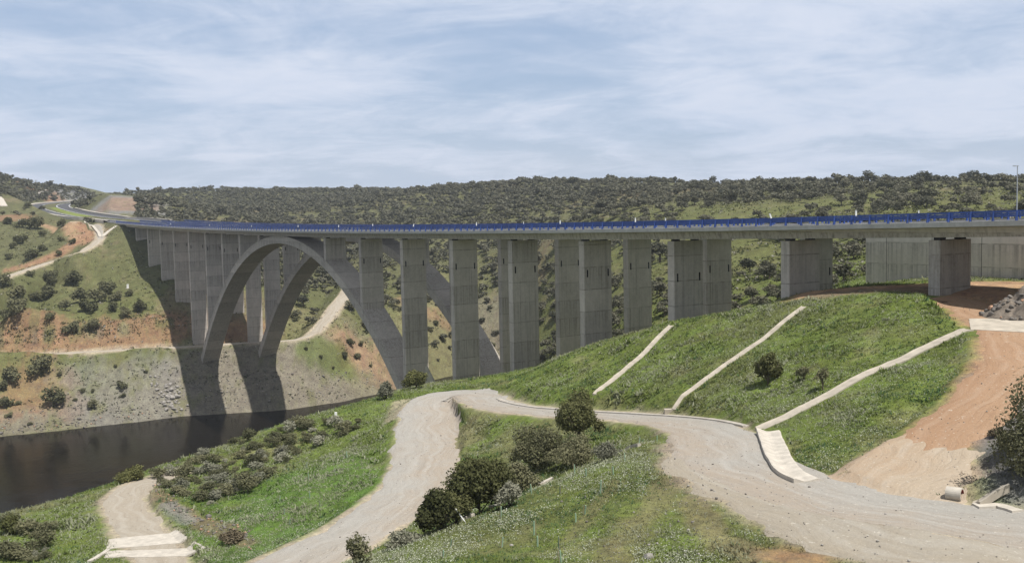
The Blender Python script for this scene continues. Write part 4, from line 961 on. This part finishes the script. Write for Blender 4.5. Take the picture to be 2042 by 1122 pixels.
put_tree('grey_bush', 800, 1088, 66, 34, 'low grey bush on the spur edge near the bottom', 'bush', 1500, .10, M['grey'], 80, 9, .02, .4)
put_tree('oak_tree', 1531, 766, 62, 72, 'round dark oak standing alone on the green embankment face', 'tree', 3800, .17, M['oak'], 81, 10, .55)
put_tree('sapling', 1603, 758, 30, 34, 'small thin sapling right of the round oak on the embankment', 'tree', 420, .13, M['shrub'], 82, 8, .3, .6)
put_tree('sapling', 1641, 778, 34, 52, 'taller thin sapling with bare stem on the embankment', 'tree', 520, .13, M['shrub'], 83, 8, .8, .6)
put_tree('oak_bush', 2092, 985, 165, 245, 'large dark bush cut off by the right picture edge above the ditch', 'bush', 13000, .13, M['shrub'], 84, 34, .1, .4)
put_tree('oak_bush', 2010, 905, 40, 60, 'small twiggy bush leaning out left of the large one at right', 'bush', 900, .11, M['shrub'], 85, 8, .1, .5)
put_tree('dry_bush', 1985, 872, 36, 26, 'dry grey brown thicket on the rubble left of the large right bush', 'bush', 700, .10, M['dry'], 86, 8, .05, .5)
put_tree('round_bush', 264, 958, 58, 34, 'yellowish green rounded bush at the end of the small path by the water', 'bush', 3000, .16, M['bush'], 87, 12, .02)
put_tree('bank_bush', 830, 774, 54, 40, 'spreading bush at the foot of the pier beside the right arch leg', 'bush', 2600, .2, M['bush'], 88, 12, .02)
put_tree('bank_bush', 767, 796, 36, 36, 'ragged grey bush at the water edge left of the right arch leg', 'bush', 1500, .2, M['grey'], 89, 10, .02, .3)
put_tree('bank_bush', 18, 1062, 48, 40, 'rounded green bush at the lower left edge against the water', 'bush', 2400, .14, M['bush'], 90, 10, .02)
put_tree('oak_tree', 275, 386, 9, 13, 'tallest tree on the skyline right of the road cutting', 'tree', 400, .9, M['hilloak'], 91, 6, 3.)
put_tree('dry_bush', 470, 1078, 60, 26, 'rusty brown dry bush on the grass right of the concrete ford', 'bush', 1500, .13, M['dry'], 92, 9, .02, .3)

# ------------------------------------------------------------------ grass, weeds and flowers: one object each
def attr_col(ob, C, dom='FACE', name='tint'):
    a = ob.data.attributes.new(name, 'FLOAT_COLOR', dom); a.data.foreach_set('color', np.column_stack([C, np.ones(len(C))]).astype(np.float32).ravel())
def tint_mat(name, trans=.3):
    m, nt, b, out = new_mat(name); q = NT(nt); at = q.N.new('ShaderNodeAttribute'); at.attribute_name = 'tint'
    q.L.new(at.outputs['Color'], b.inputs['Base Color']); b.inputs['Roughness'].default_value = .8; b.inputs['Specular IOR Level'].default_value = .12
    tr = q.N.new('ShaderNodeBsdfTranslucent'); q.L.new(at.outputs['Color'], tr.inputs[0]); mx = q.N.new('ShaderNodeMixShader'); mx.inputs[0].default_value = trans
    q.L.new(b.outputs[0], mx.inputs[1]); q.L.new(tr.outputs[0], mx.inputs[2]); q.L.new(mx.outputs[0], out.inputs[0]); return m
M['tint'] = tint_mat('grass_blades'); M['petal'] = tint_mat('petals', .2)
def scatter(n, r0, r1, seed, a0=-31, a1=36, pw=1.0):
    g = np.random.default_rng(seed); r = np.exp(g.uniform(math.log(r0), math.log(r1), n)) if pw == 1 else np.sqrt(g.uniform(r0*r0, r1*r1, n))
    t = np.radians(g.uniform(a0, a1, n)); x = r*np.sin(t); y = r*np.cos(t); c, td = soil(x, y); return g, x, y, H(x, y), r, c, td
def straight(a, b_, step=.8): return dens(np.array([hit(*a), hit(*b_)]), step)
DR = [(straight((1339, 650), (1188, 788)), .6), (straight((1603, 612), (1345, 818)), .55), (straight((1932, 658), (1514, 857)), .7), (TOE3[:10], .7), (hits([(1532, 862), (1540, 885), (1552, 915), (1572, 945), (1608, 962), (1640, 968)]), 1.25)]
def clear(x, y):
    k = np.ones(len(x), bool)
    for P, w in DR: k &= line_dist(x, y, P, 3)[0] > w
    return k
g, gx, gy, gz, gr, gcol, gtd = scatter(440000, 40, 185, 33)
green = (gcol[:, 1]-gcol[:, 0])/(gcol[:, 1]+1e-6)
k = (green > -.36+.50*g.random(len(gx))) & (gtd > .1+.8*g.random(len(gx))) & seen(gx, gy, gz+.3, .002) & (gz > -36) & clear(gx, gy)
cl = fbm(gx, gy, 3.0, 3, 71); k &= (g.random(len(gx)) < .55+.6*cl)
gx, gy, gz, gr, gcol, cl = gx[k], gy[k], gz[k], gr[k], gcol[k], cl[k]; n = len(gx); print('TUFTS', n)
nb = 4; sz = (.09+.14*g.random(n))*(1+.7*np.clip(cl, 0, 1))*np.clip(gr/75, .85, 1.7)
kind = fbm(gx, gy, 8, 3, 73)+.35*g.normal(size=n)
tint = gcol*np.array([1.02, 1.03, 1.15])*(.75+.6*g.random(n))[:, None]
tint = np.where((kind > .28)[:, None], np.array([.24, .25, .165])*(.8+.5*g.random(n))[:, None], tint)
tint = np.where((kind < -.55)[:, None], np.array([.06, .11, .045])*(.8+.5*g.random(n))[:, None], tint)
wd_ = sstep(.15, .45, fbm(gx, gy, 4.2, 3, 79))*(g.random(n) < .16); sz = sz*(1+1.0*wd_)
V = np.empty((n, nb, 3, 3)); az = g.uniform(0, 6.28, (n, nb)); lean = g.uniform(.5, 1.25, (n, nb)); L = sz[:, None]*g.uniform(.7, 1.3, (n, nb)); wd = L*.17
c0 = np.stack([gx, gy, gz-.03], -1)[:, None]+np.stack([g.normal(size=(n, nb))*.09, g.normal(size=(n, nb))*.09, np.zeros((n, nb))], -1)
dr = np.stack([np.cos(az), np.sin(az), np.zeros_like(az)], -1); sd = np.stack([-np.sin(az), np.cos(az), np.zeros_like(az)], -1)
V[:, :, 0] = c0-sd*wd[..., None]; V[:, :, 1] = c0+sd*wd[..., None]
V[:, :, 2] = c0+dr*(L*np.sin(lean))[..., None]+np.array([0, 0, 1.])*(L*np.cos(lean))[..., None]
gr_ob = mesh_obj('grass', V.reshape(-1, 3), np.arange(n*nb*3).reshape(-1, 3), M['tint']); tag(gr_ob, kind='stuff'); attr_col(gr_ob, np.repeat(tint, nb, 0))
g, gx, gy, gz, gr, gcol, gtd = scatter(620000, 40, 190, 35)
green = (gcol[:, 1]-gcol[:, 0])/(gcol[:, 1]+1e-6); fm = fbm(gx, gy, 7, 4, 75)+.6*fbm(gx, gy, 2.2, 2, 76)
k = (green > .02) & (gtd > .6) & (fm > -.15+.75*g.random(len(gx))) & seen(gx, gy, gz+.3, .002) & (gz > -34) & clear(gx, gy)
gx, gy, gz, gr = gx[k], gy[k], gz[k], gr[k]; n = len(gx); print('FLOWERS', n)
cen = np.column_stack([gx, gy, gz+.05+.16*g.random(n)]); Vf, Qf = leaves(g, cen, np.tile([0, -.25, 1.0], (n, 1)), .062, 1.1)
fl = mesh_obj('flowers', Vf, Qf, M['petal']); tag(fl, kind='stuff'); attr_col(fl, np.where((g.random(n) < .9)[:, None], np.array([.40, .42, .31]), np.array([.62, .62, .56]))*(.55+.6*g.random(n))[:, None])
# brush and tussocks of the far bank and hills
g, gx, gy, gz, gr, gcol, gtd = scatter(100000, 185, 620, 37)
k = (gtd > .5) & seen(gx, gy, gz+.5, .001) & (gz > WATER+.6) & (g.random(len(gx)) < .35+.8*fbm(gx, gy, 11, 3, 77))
S_, T_ = bridge_st(gx, gy); k &= ~((S_ > 468) & (T_ > -2) & (T_ < 36))
gx, gy, gz, gr, gcol = gx[k], gy[k], gz[k], gr[k], gcol[k]; n = len(gx); print('BRUSH', n)
rx = []                                              # low brush on the red cut above the bench track
for k in range(420):
    u_ = g.uniform(-8, 400); P = hit(u_, 690-.10*u_+g.uniform(-34, 2)); rx.append(P)
rx = np.array(rx); gx = np.append(gx, rx[:, 0]); gy = np.append(gy, rx[:, 1]); gz = np.append(gz, rx[:, 2]); gr = np.append(gr, np.hypot(rx[:, 0], rx[:, 1])); gcol = np.vstack([gcol, np.tile([.10, .10, .05], (len(rx), 1))]); n = len(gx)
nl = 5; cen = np.repeat(np.column_stack([gx, gy, gz]), nl, 0); s_ = (.35+.45*g.random(n))*np.clip(gr/260, .8, 1.6)
off3 = g.normal(size=(n*nl, 3))*np.repeat(s_, nl)[:, None]*.45; off3[:, 2] = np.abs(off3[:, 2])*.8; Vb, Qb = leaves(g, cen+off3, np.tile([0, -.2, .9], (n*nl, 1)), np.repeat(s_, nl)*.75 if False else .42, 1.3)
kk = g.random(n); tb = gcol*(.55+.6*g.random(n))[:, None]; tb = np.where((kk < .35)[:, None], np.array([.06, .07, .032])*(.8+.5*g.random(n))[:, None], tb); tb = np.where((kk > .88)[:, None], np.array([.33, .31, .27])*(.7+.5*g.random(n))[:, None], tb)
br = mesh_obj('brush', Vb, Qb, M['tint']); tag(br, kind='stuff'); attr_col(br, np.repeat(tb, nl, 0))

# ------------------------------------------------------------------ stones
def rock_mesh(seed, n=2):
    import bmesh
    bm = bmesh.new(); bmesh.ops.create_icosphere(bm, subdivisions=n, radius=.5); g = np.random.default_rng(seed); pl = g.normal(size=(9, 3)); pl /= np.linalg.norm(pl, axis=1)[:, None]; dd = g.uniform(.28, .46, 9)
    for v_ in bm.verts:
        p = np.array(v_.co)
        for a, d in zip(pl, dd):
            q = p@a
            if q > d: p = p-a*(q-d)
        v_.co = p
    V = np.array([v_.co[:] for v_ in bm.verts]); Fc = [tuple(w.index for w in f.verts) for f in bm.faces]; bm.free(); return V, Fc
M['rockpale'] = mat_simple('pale_rock', (.28, .26, .235), .9, .3, 1.5); M['rockgrey'] = mat_simple('grey_rock', (.15, .135, .12), .9, .4, 1.5); M['rockred'] = mat_simple('red_rock', (.34, .21, .14), .9, .3, 1.5)
RK = [rock_mesh(900+k) for k in range(5)]
rg = np.random.default_rng(44); rk_ob = {}
def put_rock(P, s, mat, label, group=None, flat=.7):
    k = int(rg.integers(5)); key = (k, mat)
    if key not in rk_ob: o = rk_ob[key] = mesh_obj('rock', RK[k][0], RK[k][1], M[mat])
    else: o = rk_ob[key].copy(); COL.objects.link(o)
    if 'group' in o: del o['group']
    o.location = (float(P[0]), float(P[1]), float(P[2])+s*.12); o.rotation_euler = (rg.uniform(-.4, .4), rg.uniform(-.4, .4), rg.uniform(0, 6.28)); o.scale = (s, s*rg.uniform(.6, 1), s*flat); return tag(o, label, 'rock', group)
for k in range(80):
    x = 328+rg.normal()*17; y = 783+(x-328)*.7+rg.normal()*15; P = hit(x, y); put_rock(P, rg.uniform(.5, 1.9)*(1.5 if rg.random() < .12 else 1), 'rockpale', 'pale jagged boulder of the outcrop beside the bridge shadow on the far bank', 'boulders of the pale outcrop')
for k in range(60):
    t = rg.uniform(0, 330); y = 868-.103*t+rg.uniform(-16, 2); P = hit(t, y); put_rock(P, rg.uniform(.3, 1.0), rg.choice(['rockpale', 'rockgrey', 'rockgrey', 'rockred']), 'shore stone at the waterline on the far bank left of the arches', 'stones along the far shore')
put_rock(hit(1293, 1112), .62, 'rockpale', 'pinkish pale stone lying on the foreground spur near the bottom edge')
put_rock(hit(1020, 1088), .28, 'rockpale', 'small white stone in the foreground grass')
def pebbles(name, pts, s0, s1, mat, seed):
    g = np.random.default_rng(seed); V = []; Fc = []; o = 0
    for p in pts:
        v_, f_ = PB[int(g.integers(4))]; sc_ = g.uniform(s0, s1)*(2 if g.random() < .06 else 1); a_ = g.uniform(0, 6.28); R = np.array([[math.cos(a_), -math.sin(a_), 0], [math.sin(a_), math.cos(a_), 0], [0, 0, .7]])
        V.append(v_@R.T*sc_+np.array([p[0], p[1], p[2]+sc_*.15])); Fc += [tuple(i+o for i in q) for q in f_]; o += len(v_)
    return tag(mesh_obj(name, np.vstack(V), np.array(Fc), M[mat]), kind='stuff')
PB = [rock_mesh(950+k, 1) for k in range(4)]
pp = []
while len(pp) < 520:
    x, y = rg.uniform(1080, 1600), rg.uniform(950, 1120)
    if abs((x-1340)+(y-930)*.6) > 190: continue
    P = hit(x, y); pp.append(P)
for nm in ('main', 'shoulder', 'ramp', 'left'):
    L_ = dens(TR3[nm], .25)
    for k in range({'main': 700, 'shoulder': 300, 'ramp': 220, 'left': 160}[nm]):
        q = L_[rg.integers(len(L_))]; e = rg.normal(size=2); e = e/np.linalg.norm(e)*(rg.uniform(2.4, 5.2) if rg.random() < .88 else rg.uniform(0, 3)); x, y = q[0]+e[0], q[1]+e[1]; pp.append((x, y, float(H(x, y))+.05))
pebbles('pebbles', pp[::2], .04, .13, 'rockpale', 3); pebbles('gravel_stones', pp[1::2], .04, .13, 'rockgrey', 4)
cs_ = [hit(x_, y_+rg.normal()*11) for x_, y_ in [(u_, np.interp(u_, [302, 318, 345, 400, 440, 505], [962, 985, 1008, 1040, 1055, 1082])) for u_ in rg.uniform(302, 505, 190)]]
pebbles('cut_stones', cs_[::4], .12, .4, 'rockred', 8); pebbles('cut_stones', cs_[1::2], .12, .5, 'rockgrey', 9)
bs = [hit(t, 822-.085*(t-440)+rg.uniform(-62, -2)) for t in rg.uniform(300, 770, 260)]
pebbles('scree', bs[::2], .3, .9, 'rockpale', 5); pebbles('scree', bs[1::2]+[hit(t, 868-.103*t+rg.uniform(-45, 0)) for t in rg.uniform(0, 330, 160)], .3, .9, 'rockgrey', 6)
M['rubble'] = mat_simple('rubble_earth', (.15, .125, .10), .95, .5, 2.2); hc_ = hit(2078, 621); hb = []; nh = 70
def heap_z(x, y):
    d = math.hypot((x-hc_[0])/6.2, (y-hc_[1])/4.2); return max(0., 1-d*d)*2.3*(1+.5*float(fbm(np.array([x]), np.array([y]), 1.1, 4, 55)[0]))-.12
for i in range(nh+1):
    for j in range(nh+1):
        x = hc_[0]-7+14*i/nh; y = hc_[1]-5+10*j/nh; hb.append((x-hc_[0], y-hc_[1], float(H(x, y))+heap_z(x, y)-hc_[2]))
heap = mesh_obj('rubble_heap', hb, [(i*(nh+1)+j, (i+1)*(nh+1)+j, (i+1)*(nh+1)+j+1, i*(nh+1)+j+1) for i in range(nh) for j in range(nh)], M['rubble'], loc=tuple(hc_), smooth=True); tag(heap, 'dark heap of earth and rubble at the right picture edge below the deck', 'rubble heap')
for k in range(150):
    a_ = rg.uniform(0, 6.28); q_ = math.sqrt(rg.random()); x = hc_[0]+6.2*q_*math.cos(a_); y = hc_[1]+4.2*q_*math.sin(a_)
    put_rock(np.array([x, y, float(H(x, y))+heap_z(x, y)]), rg.uniform(.2, .85), 'rockgrey' if rg.random() < .93 else 'rockred', 'rock lying on the dark rubble heap at the right edge below the deck', 'rocks of the rubble heap')

# ------------------------------------------------------------------ drains, kerbs, slabs, pipe
def frame_line(P):
    P = np.asarray(P, float); T = np.gradient(P, axis=0); T[:, 2] = 0; T /= np.linalg.norm(T, axis=1)[:, None]; return P, T, np.stack([T[:, 1], -T[:, 0], T[:, 0]*0], 1)
def sweep_line(name, P, prof, mat, label=None, cat=None, lift=0., group=None, wob=0., parent=None, base=None):
    P, T, Nn = frame_line(P); n = len(prof); V = []
    for i, p in enumerate(P):
        gz_ = float(H(p[0], p[1])); w_ = 1+wob*(random.random()-.5)
        for o, z in prof: q = p+Nn[i]*o*w_; V.append((q[0], q[1], gz_+lift+z))
    Fc = [(i*n+k, i*n+(k+1) % n, (i+1)*n+(k+1) % n, (i+1)*n+k) for i in range(len(P)-1) for k in range(n)]+[tuple(range(n))[::-1], tuple((len(P)-1)*n+k for k in range(n))]
    mb = MB().add(V, Fc); 
    if base is not None: mb.v = [tuple(np.array(v_)-base) for v_ in mb.v]
    o = mb.build(name, mat, parent)
    if label: tag(o, label, cat, group)
    return o
def chan(w, wall=.08, dep=.06, h=.065):
    a = w/2; return [(-a, -.4), (-a, h), (-a+wall, h), (-a+wall+.12, h-dep), (a-wall-.12, h-dep), (a-wall, h), (a, h), (a, -.4)]
def px_line(pts, step=.8): return dens(hits(pts), step)
sweep_line('drainage_channel', straight((1339, 650), (1188, 788)), chan(.85), M['drain'], 'left concrete drain down the embankment, ending behind the tall oak', 'drain', .06, 'drains down the embankment', .1)
sweep_line('drainage_channel', straight((1603, 612), (1345, 818)), chan(.75), M['drain'], 'middle concrete drain down the embankment from the second pier', 'drain', .06, 'drains down the embankment', .1)
sweep_line('drainage_channel', straight((1932, 658), (1514, 857)), chan(1.1), M['drain'], 'widest concrete drain, running from the pale pad down to the track junction', 'drain', .06, 'drains down the embankment', .1)
b = MB(); P = hit(1334, 822); b.box(P+np.array([0, 0, .12]), (1.0, .7, .5)); tag(b.build('drain_box', M['drain']), 'small concrete catch box where the middle drain meets the track', 'drain box')
toeP = smooth_line(TOE3[:10], .8); toeP[:, 1] += .1
sweep_line('toe_gutter', toeP[3:-4], [(-.3, -.3), (-.3, .10), (-.16, .12), (0, .0), (.16, .12), (.3, .10), (.3, -.3)], M['slab'], 'low concrete gutter curving along the foot of the embankment', 'gutter', .08, None, .25)
vd = px_line([(1532, 862), (1540, 885), (1552, 915), (1572, 945), (1608, 962), (1640, 968)], .6)
sweep_line('ditch_lining', smooth_line(vd[::3], .5), [(-.95, -.3), (-.95, .16), (-.82, .17), (-.15, .045), (.15, .045), (.82, .30), (.95, .30), (.95, -.3)], M['slab'], 'white concrete lined ditch curving beside the track junction', 'ditch', .05, None, .05)
vd = smooth_line(hits([(1938, 1003), (1968, 985), (2000, 966)]), .5)
sweep_line('ditch_lining', vd, [(-.75, -.3), (-.75, .14), (-.6, .14), (-.12, -.05), (.12, -.05), (.6, .22), (.75, .22), (.75, -.3)], M['drain'], 'grey concrete ditch lining below the large bush at right', 'ditch', .04, None, .1)
vd = px_line([(1945, 1012), (1990, 1010), (2030, 1022)], .5)
sweep_line('concrete_apron', vd, [(-.45, -.3), (-.45, .10), (.45, .16), (.45, -.3)], M['slab'], 'thin pale concrete apron in front of the culvert pipe at right', 'apron', .03, None, .2)
for seg, lb in ((((1212, 909), (1275, 890)), 'longest pale kerb along the top of the spur, by the tall oak'), (((1072, 971), (1102, 957)), 'short pale kerb near the middle of the spur edge'), (((978, 1014), (1000, 1005)), 'tiny pale kerb beside the biggest oak bush'), (((918, 1040), (944, 1029)), 'lowest pale kerb at the left end of the spur edge')):
    sweep_line('kerb', straight(*seg, .5), [(-.14, -.2), (-.14, .20), (.14, .20), (.14, -.2)], M['slab'], lb, 'kerb', .05, 'kerbs along the spur edge', .3)
def slab(name, quad, th, mat, label, cat, lift=.08, parent=None, nn=10):
    Q = hits(quad); V = []; Fc = []
    for i in range(nn+1):
        for j in range(nn+1):
            a, c = i/nn, j/nn; p = (Q[0]*(1-a)+Q[1]*a)*(1-c)+(Q[3]*(1-a)+Q[2]*a)*c; e = .12*(random.random()-.5) if 0 in (i, j) or nn in (i, j) else 0
            V.append((p[0]+e, p[1]+e, float(H(p[0], p[1]))+lift))
    m1 = nn+1; N0 = len(V); V += [(x, y, z-th) for x, y, z in V]
    for i in range(nn):
        for j in range(nn): q = (i*m1+j, (i+1)*m1+j, (i+1)*m1+j+1, i*m1+j+1); Fc += [q, tuple(N0+k for k in q[::-1])]
    rim = [i*m1 for i in range(nn)]+[nn*m1+j for j in range(nn)]+[i*m1+nn for i in range(nn, 0, -1)]+[j for j in range(nn, 0, -1)]
    for a, c in zip(rim, rim[1:]+rim[:1]): Fc.append((a, N0+a, N0+c, c))
    o = MB().add(V, Fc).build(name, mat, parent)
    if label: tag(o, label, cat)
    return o
slab('concrete_pad', [(1936, 658), (2052, 664), (2060, 633), (1932, 637)], .2, M['pad'], 'pale concrete pad across the red ramp below the first pier', 'concrete pad', .085)
slab('ford_slab', [(212, 1096), (374, 1074), (352, 1057), (216, 1077)], .2, M['slab'], 'upper white concrete slab of the ford across the small path', 'slab', .09)
slab('ford_slab', [(208, 1113), (412, 1093), (388, 1081), (214, 1101)], .2, M['slab'], 'lower white concrete slab of the ford across the small path', 'slab', .09)
sweep_line('ford_wing', straight((216, 1098), (178, 1121), .4), [(-.22, -.2), (-.22, .14), (.22, .14), (.22, -.2)], M['slab'], 'thin white concrete wing running down left from the ford', 'slab', .05)
def px_ribbon(name, pts, w, label, cat, lift=.25):
    return sweep_line(name, dens(hits(pts), 3), [(-w/2, -.8), (-w/2, .2), (w/2, .2), (w/2, -.8)], M['slab'], label, cat, lift, None, .15)
px_ribbon('concrete_chute', [(62, 392), (74, 385), (88, 379)], 5.0, 'broad white concrete chute on the far left hillside', 'chute')
px_ribbon('concrete_chute', [(-6, 392), (4, 404), (8, 412)], 4.0, 'white concrete chute cut by the left picture edge', 'chute')
px_ribbon('gutter', [(170, 443), (186, 452), (196, 464), (200, 474)], 1.5, 'white gutter beside the red cut near the deck end', 'gutter')
px_ribbon('gutter', [(205, 473), (218, 462), (232, 452)], 1.7, 'pale gutter climbing to the far deck end', 'gutter')
# culvert pipe
Pp = hit(1919, 997)+np.array([0, 0, .32]); ax = np.array([.75, -.66, .04]); ax /= np.linalg.norm(ax)
def ring(r0, r1, L):
    a = np.cross(ax, (0, 0, 1)); a /= np.linalg.norm(a); b_ = np.cross(ax, a); V = []; n = 24
    for r, l in ((r1, -L), (r1, 0), (r0, 0), (r0, -L)):
        for k in range(n): q = 2*math.pi*k/n; V.append(ax*l+r*(math.cos(q)*a+math.sin(q)*b_))
    return MB().add(V, [(i*n+k, i*n+(k+1) % n, (i+1)*n+(k+1) % n, (i+1)*n+k) for i in range(3) for k in range(n)]+[tuple(range(3*n, 4*n))])
cu = empty('culvert_pipe', Pp, 'short concrete culvert pipe with reddish mouth at the roadside ditch', 'pipe')
ring(.33, .42, .9).build('pipe', M['slab'], cu); M['rust'] = mat_simple('red_clay', (.22, .06, .05), .8, .2); o = ring(.30, .325, .8).build('lining', M['rust'], cu)
# pale wedge of concrete beside the pier
P = pY(861, 768, 214); b = MB(); b.add([(-1.3, -.6, -1), (1.6, -.6, -1), (1.6, .6, -1), (-1.3, .6, -1), (-1.3, -.6, 4.2), (-.9, -.6, 4.2), (-.9, .6, 4.2), (-1.3, .6, 4.2)], [(3, 2, 1, 0), (4, 5, 6, 7), (0, 1, 5, 4), (1, 2, 6, 5), (2, 3, 7, 6), (3, 0, 4, 7)])
o = b.build('buttress', M['slab']); o.location = tuple(P); tag(o, 'sunlit pale concrete wedge leaning on the pier next to the right arch leg', 'buttress')

# ------------------------------------------------------------------ posts, tree guards, markers
M['guard'] = mat_simple('green_plastic', (.24, .34, .235), .6, .2, 4); M['stake'] = mat_simple('wooden_stake', (.30, .25, .17), .9, .2, 8)
tg = [(1065, 1042, 1068), (1072, 1071, 1090), (1115, 1071, 1096), (1119, 1100, 1122), (1001, 1073, 1091), (1060, 967, 985), (1117, 969, 984), (1146, 928, 946), (1197, 960, 984), (1223, 931, 946), (1169, 935, 949), (1198, 894, 908), (1214, 901, 914), (1225, 887, 900), (1246, 905, 919), (1274, 874, 889), (1310, 869, 879), (1166, 1009, 1026), (1148, 1026, 1041), (999, 1012, 1032), (884, 1098, 1112), (899, 1075, 1090)]
tg2 = [(612, 922, 933), (668, 933, 943), (692, 901, 912), (618, 980, 993), (558, 989, 999), (638, 1000, 1011), (567, 1015, 1026), (578, 1036, 1046), (615, 944, 955)]
gp = []
for i, (x, y0, y1) in enumerate(tg+tg2):
    P = hit(x, y1); h_ = min(1.1, (y1-y0)*mpp(P)*1.15); lb = 'thin pale green tree guard standing in the foreground grass' if i < len(tg) else 'thin pale green tree guard on the bright grass below the lower track'
    gpn = 'tree guards on the foreground spur' if i < len(tg) else 'tree guards on the near bank'
    if i == 0:
        root = empty('tree_guard', P, lb, 'tree guard', gpn); MB().tube([(0, 0, -.05), (.005, 0, .5), (.01, .01, 1.0)], [.045, .045, .04], 8).build('tube', M['guard'], root); MB().tube([(.08, 0, -.1), (.085, 0, 1.12)], .016, 6).build('stake', M['stake'], root)
        root.scale = (1.15, 1.15, h_)
    else: r = copy_tree(root, P, random.uniform(0, 6), (1.15, 1.15, h_), lb); r['group'] = gpn; r.rotation_euler = (random.uniform(-.1, .1), random.uniform(-.12, .12), r.rotation_euler[2])
P = hit(931, 1040); e = hit(931, 1040); m = mpp(P); b = MB(); b.tube([(0, 0, -.2), (-22*m, 0, 27*m)], [.05, .04], 8); o = b.build('leaning_stake', M['white']); o.location = tuple(P); tag(o, 'white stake leaning left in front of the dark foreground bushes', 'stake')
P = hit(889, 1052); b = MB(); b.tube([(0, 0, -.2), (0, 0, 27*m)], .03, 6); o = b.build('stake', M['stake']); o.location = tuple(P); tag(o, 'thin upright stake left of the leaning white one', 'stake')
def bollard(x, y, hpx, wpx, label):
    P = hit(x, y); m = mpp(P); r = empty('marker_post', P, label, 'post'); b = MB(); b.box((0, 0, hpx*m*.42), (wpx*m, wpx*m, hpx*m)); b.build('post', M['white'], r); b = MB(); b.box((0, 0, -.02), (wpx*m*2.2, wpx*m*2.2, .25)); b.build('foot', M['slab'], r)
bollard(670, 833, 12, 4.5, 'white marker post on the near bank against the dark water'); bollard(255, 575, 9, 3.2, 'small white marker post on the green slope left of the viaduct'); bollard(40, 446, 8, 4.5, 'white marker block among the bushes on the left hillside')
# delineators on the barriers
M['black'] = mat_simple('black_paint', (.02, .02, .02), .5, .1)
dl = None
for x, t, big, tilt in ((340, .22, .8, 0), (417, .22, .8, .3), (501, .22, .8, 0), (594, .22, .9, 0), (675, .22, .9, 0), (743, 11.78, 1, 0), (824, .22, 1, .25), (950, .22, 1, 0), (1044, 20.7, .8, 0), (1117, .22, 1, 0), (1267, .22, 1, 0), (1327, 20.7, .8, 0), (1538, .22, 1, -.35), (1707, .22, 1, 0), (1832, 20.7, .8, 0)):
    s, _z = px_st(x, 441, t); p = W(s, t); z = deckz(s)+1.08; lb = {True: 'white delineator on the front barrier', False: 'white delineator on a rear barrier'}[t < 1]+(', tilted sideways' if tilt else ', upright')
    if dl is None:
        dl = empty('delineator', (p[0], p[1], z), lb, 'delineator', 'white delineators on the barriers'); b = MB(); b.box((0, 0, .28), (.16, .10, .66)); b.build('post', M['white'], dl); b = MB(); b.box((0, 0, .52), (.165, .105, .08)); b.build('reflector', M['galv'], dl); o = dl
    else: o = copy_tree(dl, (p[0], p[1], z), 0, 1, lb)
    o.scale = (1.15*big, 1.15*big, 1.0*big); o.rotation_euler = (0, tilt, 0); o['group'] = 'white delineators, '+('tilted' if tilt else 'upright')+(' front' if t < 1 else ' rear')
# lamp post and pylons
s, _z = px_st(2028, 400, 33.4); p = W(s, 33.4); zt = ray(2028, 331)[2]/ray(2028, 331)[1]*p[1]; lp = empty('lamp_post', (p[0], p[1], deckz(s)-.6), 'tall thin grey lamp post behind the barriers at the right edge', 'lamp post'); hgt = zt-deckz(s)+.6
MB().tube([(0, 0, 0), (0, 0, hgt)], [.10, .06], 10).build('pole', M['galv'], lp); b = MB(); b.box((-.25, 0, hgt), (.7, .22, .12)); b.build('lamp_head', M['galv'], lp); b = MB(); b.box((0, 0, .1), (.5, .5, .3)); b.build('base_plate', M['galv'], lp)
for x, y, hp, lb in ((72, 368, 20, 'faint lattice power pylon on the left skyline above the cutting'), (398, 382, 12, 'tiny distant power pylon on the skyline above the far deck end')):
    P = pY(x, y, 1150); m = mpp(P); P[2] = float(H(P[0], P[1])); h_ = hp*m; r = empty('power_pylon', P, lb, 'pylon'); b = MB()
    for sx in (-1, 1):
        for sy in (-1, 1): b.tube([(sx*.10*h_, sy*.10*h_, 0), (sx*.02*h_, sy*.02*h_, h_)], .12, 4)
    b.build('tower', M['galv'], r)
    for zz in (.78, .92): bb_ = MB(); bb_.box((0, 0, zz*h_), (.42*h_, .25, .25)); bb_.build('cross_arm', M['galv'], r)
print('OBJECTS', len(bpy.data.objects))

# ------------------------------------------------------------------ a little summer haze between the near and the far hills
def make_haze():
    m = bpy.data.materials.new('haze'); m.use_nodes = True; nt = m.node_tree; nt.nodes.clear(); out = nt.nodes.new('ShaderNodeOutputMaterial'); v = nt.nodes.new('ShaderNodeVolumePrincipled')
    v.inputs['Color'].default_value = (.80, .87, .97, 1); v.inputs['Density'].default_value = .00012; v.inputs['Anisotropy'].default_value = .1; nt.links.new(v.outputs[0], out.inputs['Volume'])
    zb = min(float(GH.min()), -70)-1; b = MB(); b.box((0, 1150, (120+zb)/2), (5600, 3100, 120-zb)); o = b.build('haze', m); tag(o, kind='stuff')
make_haze()
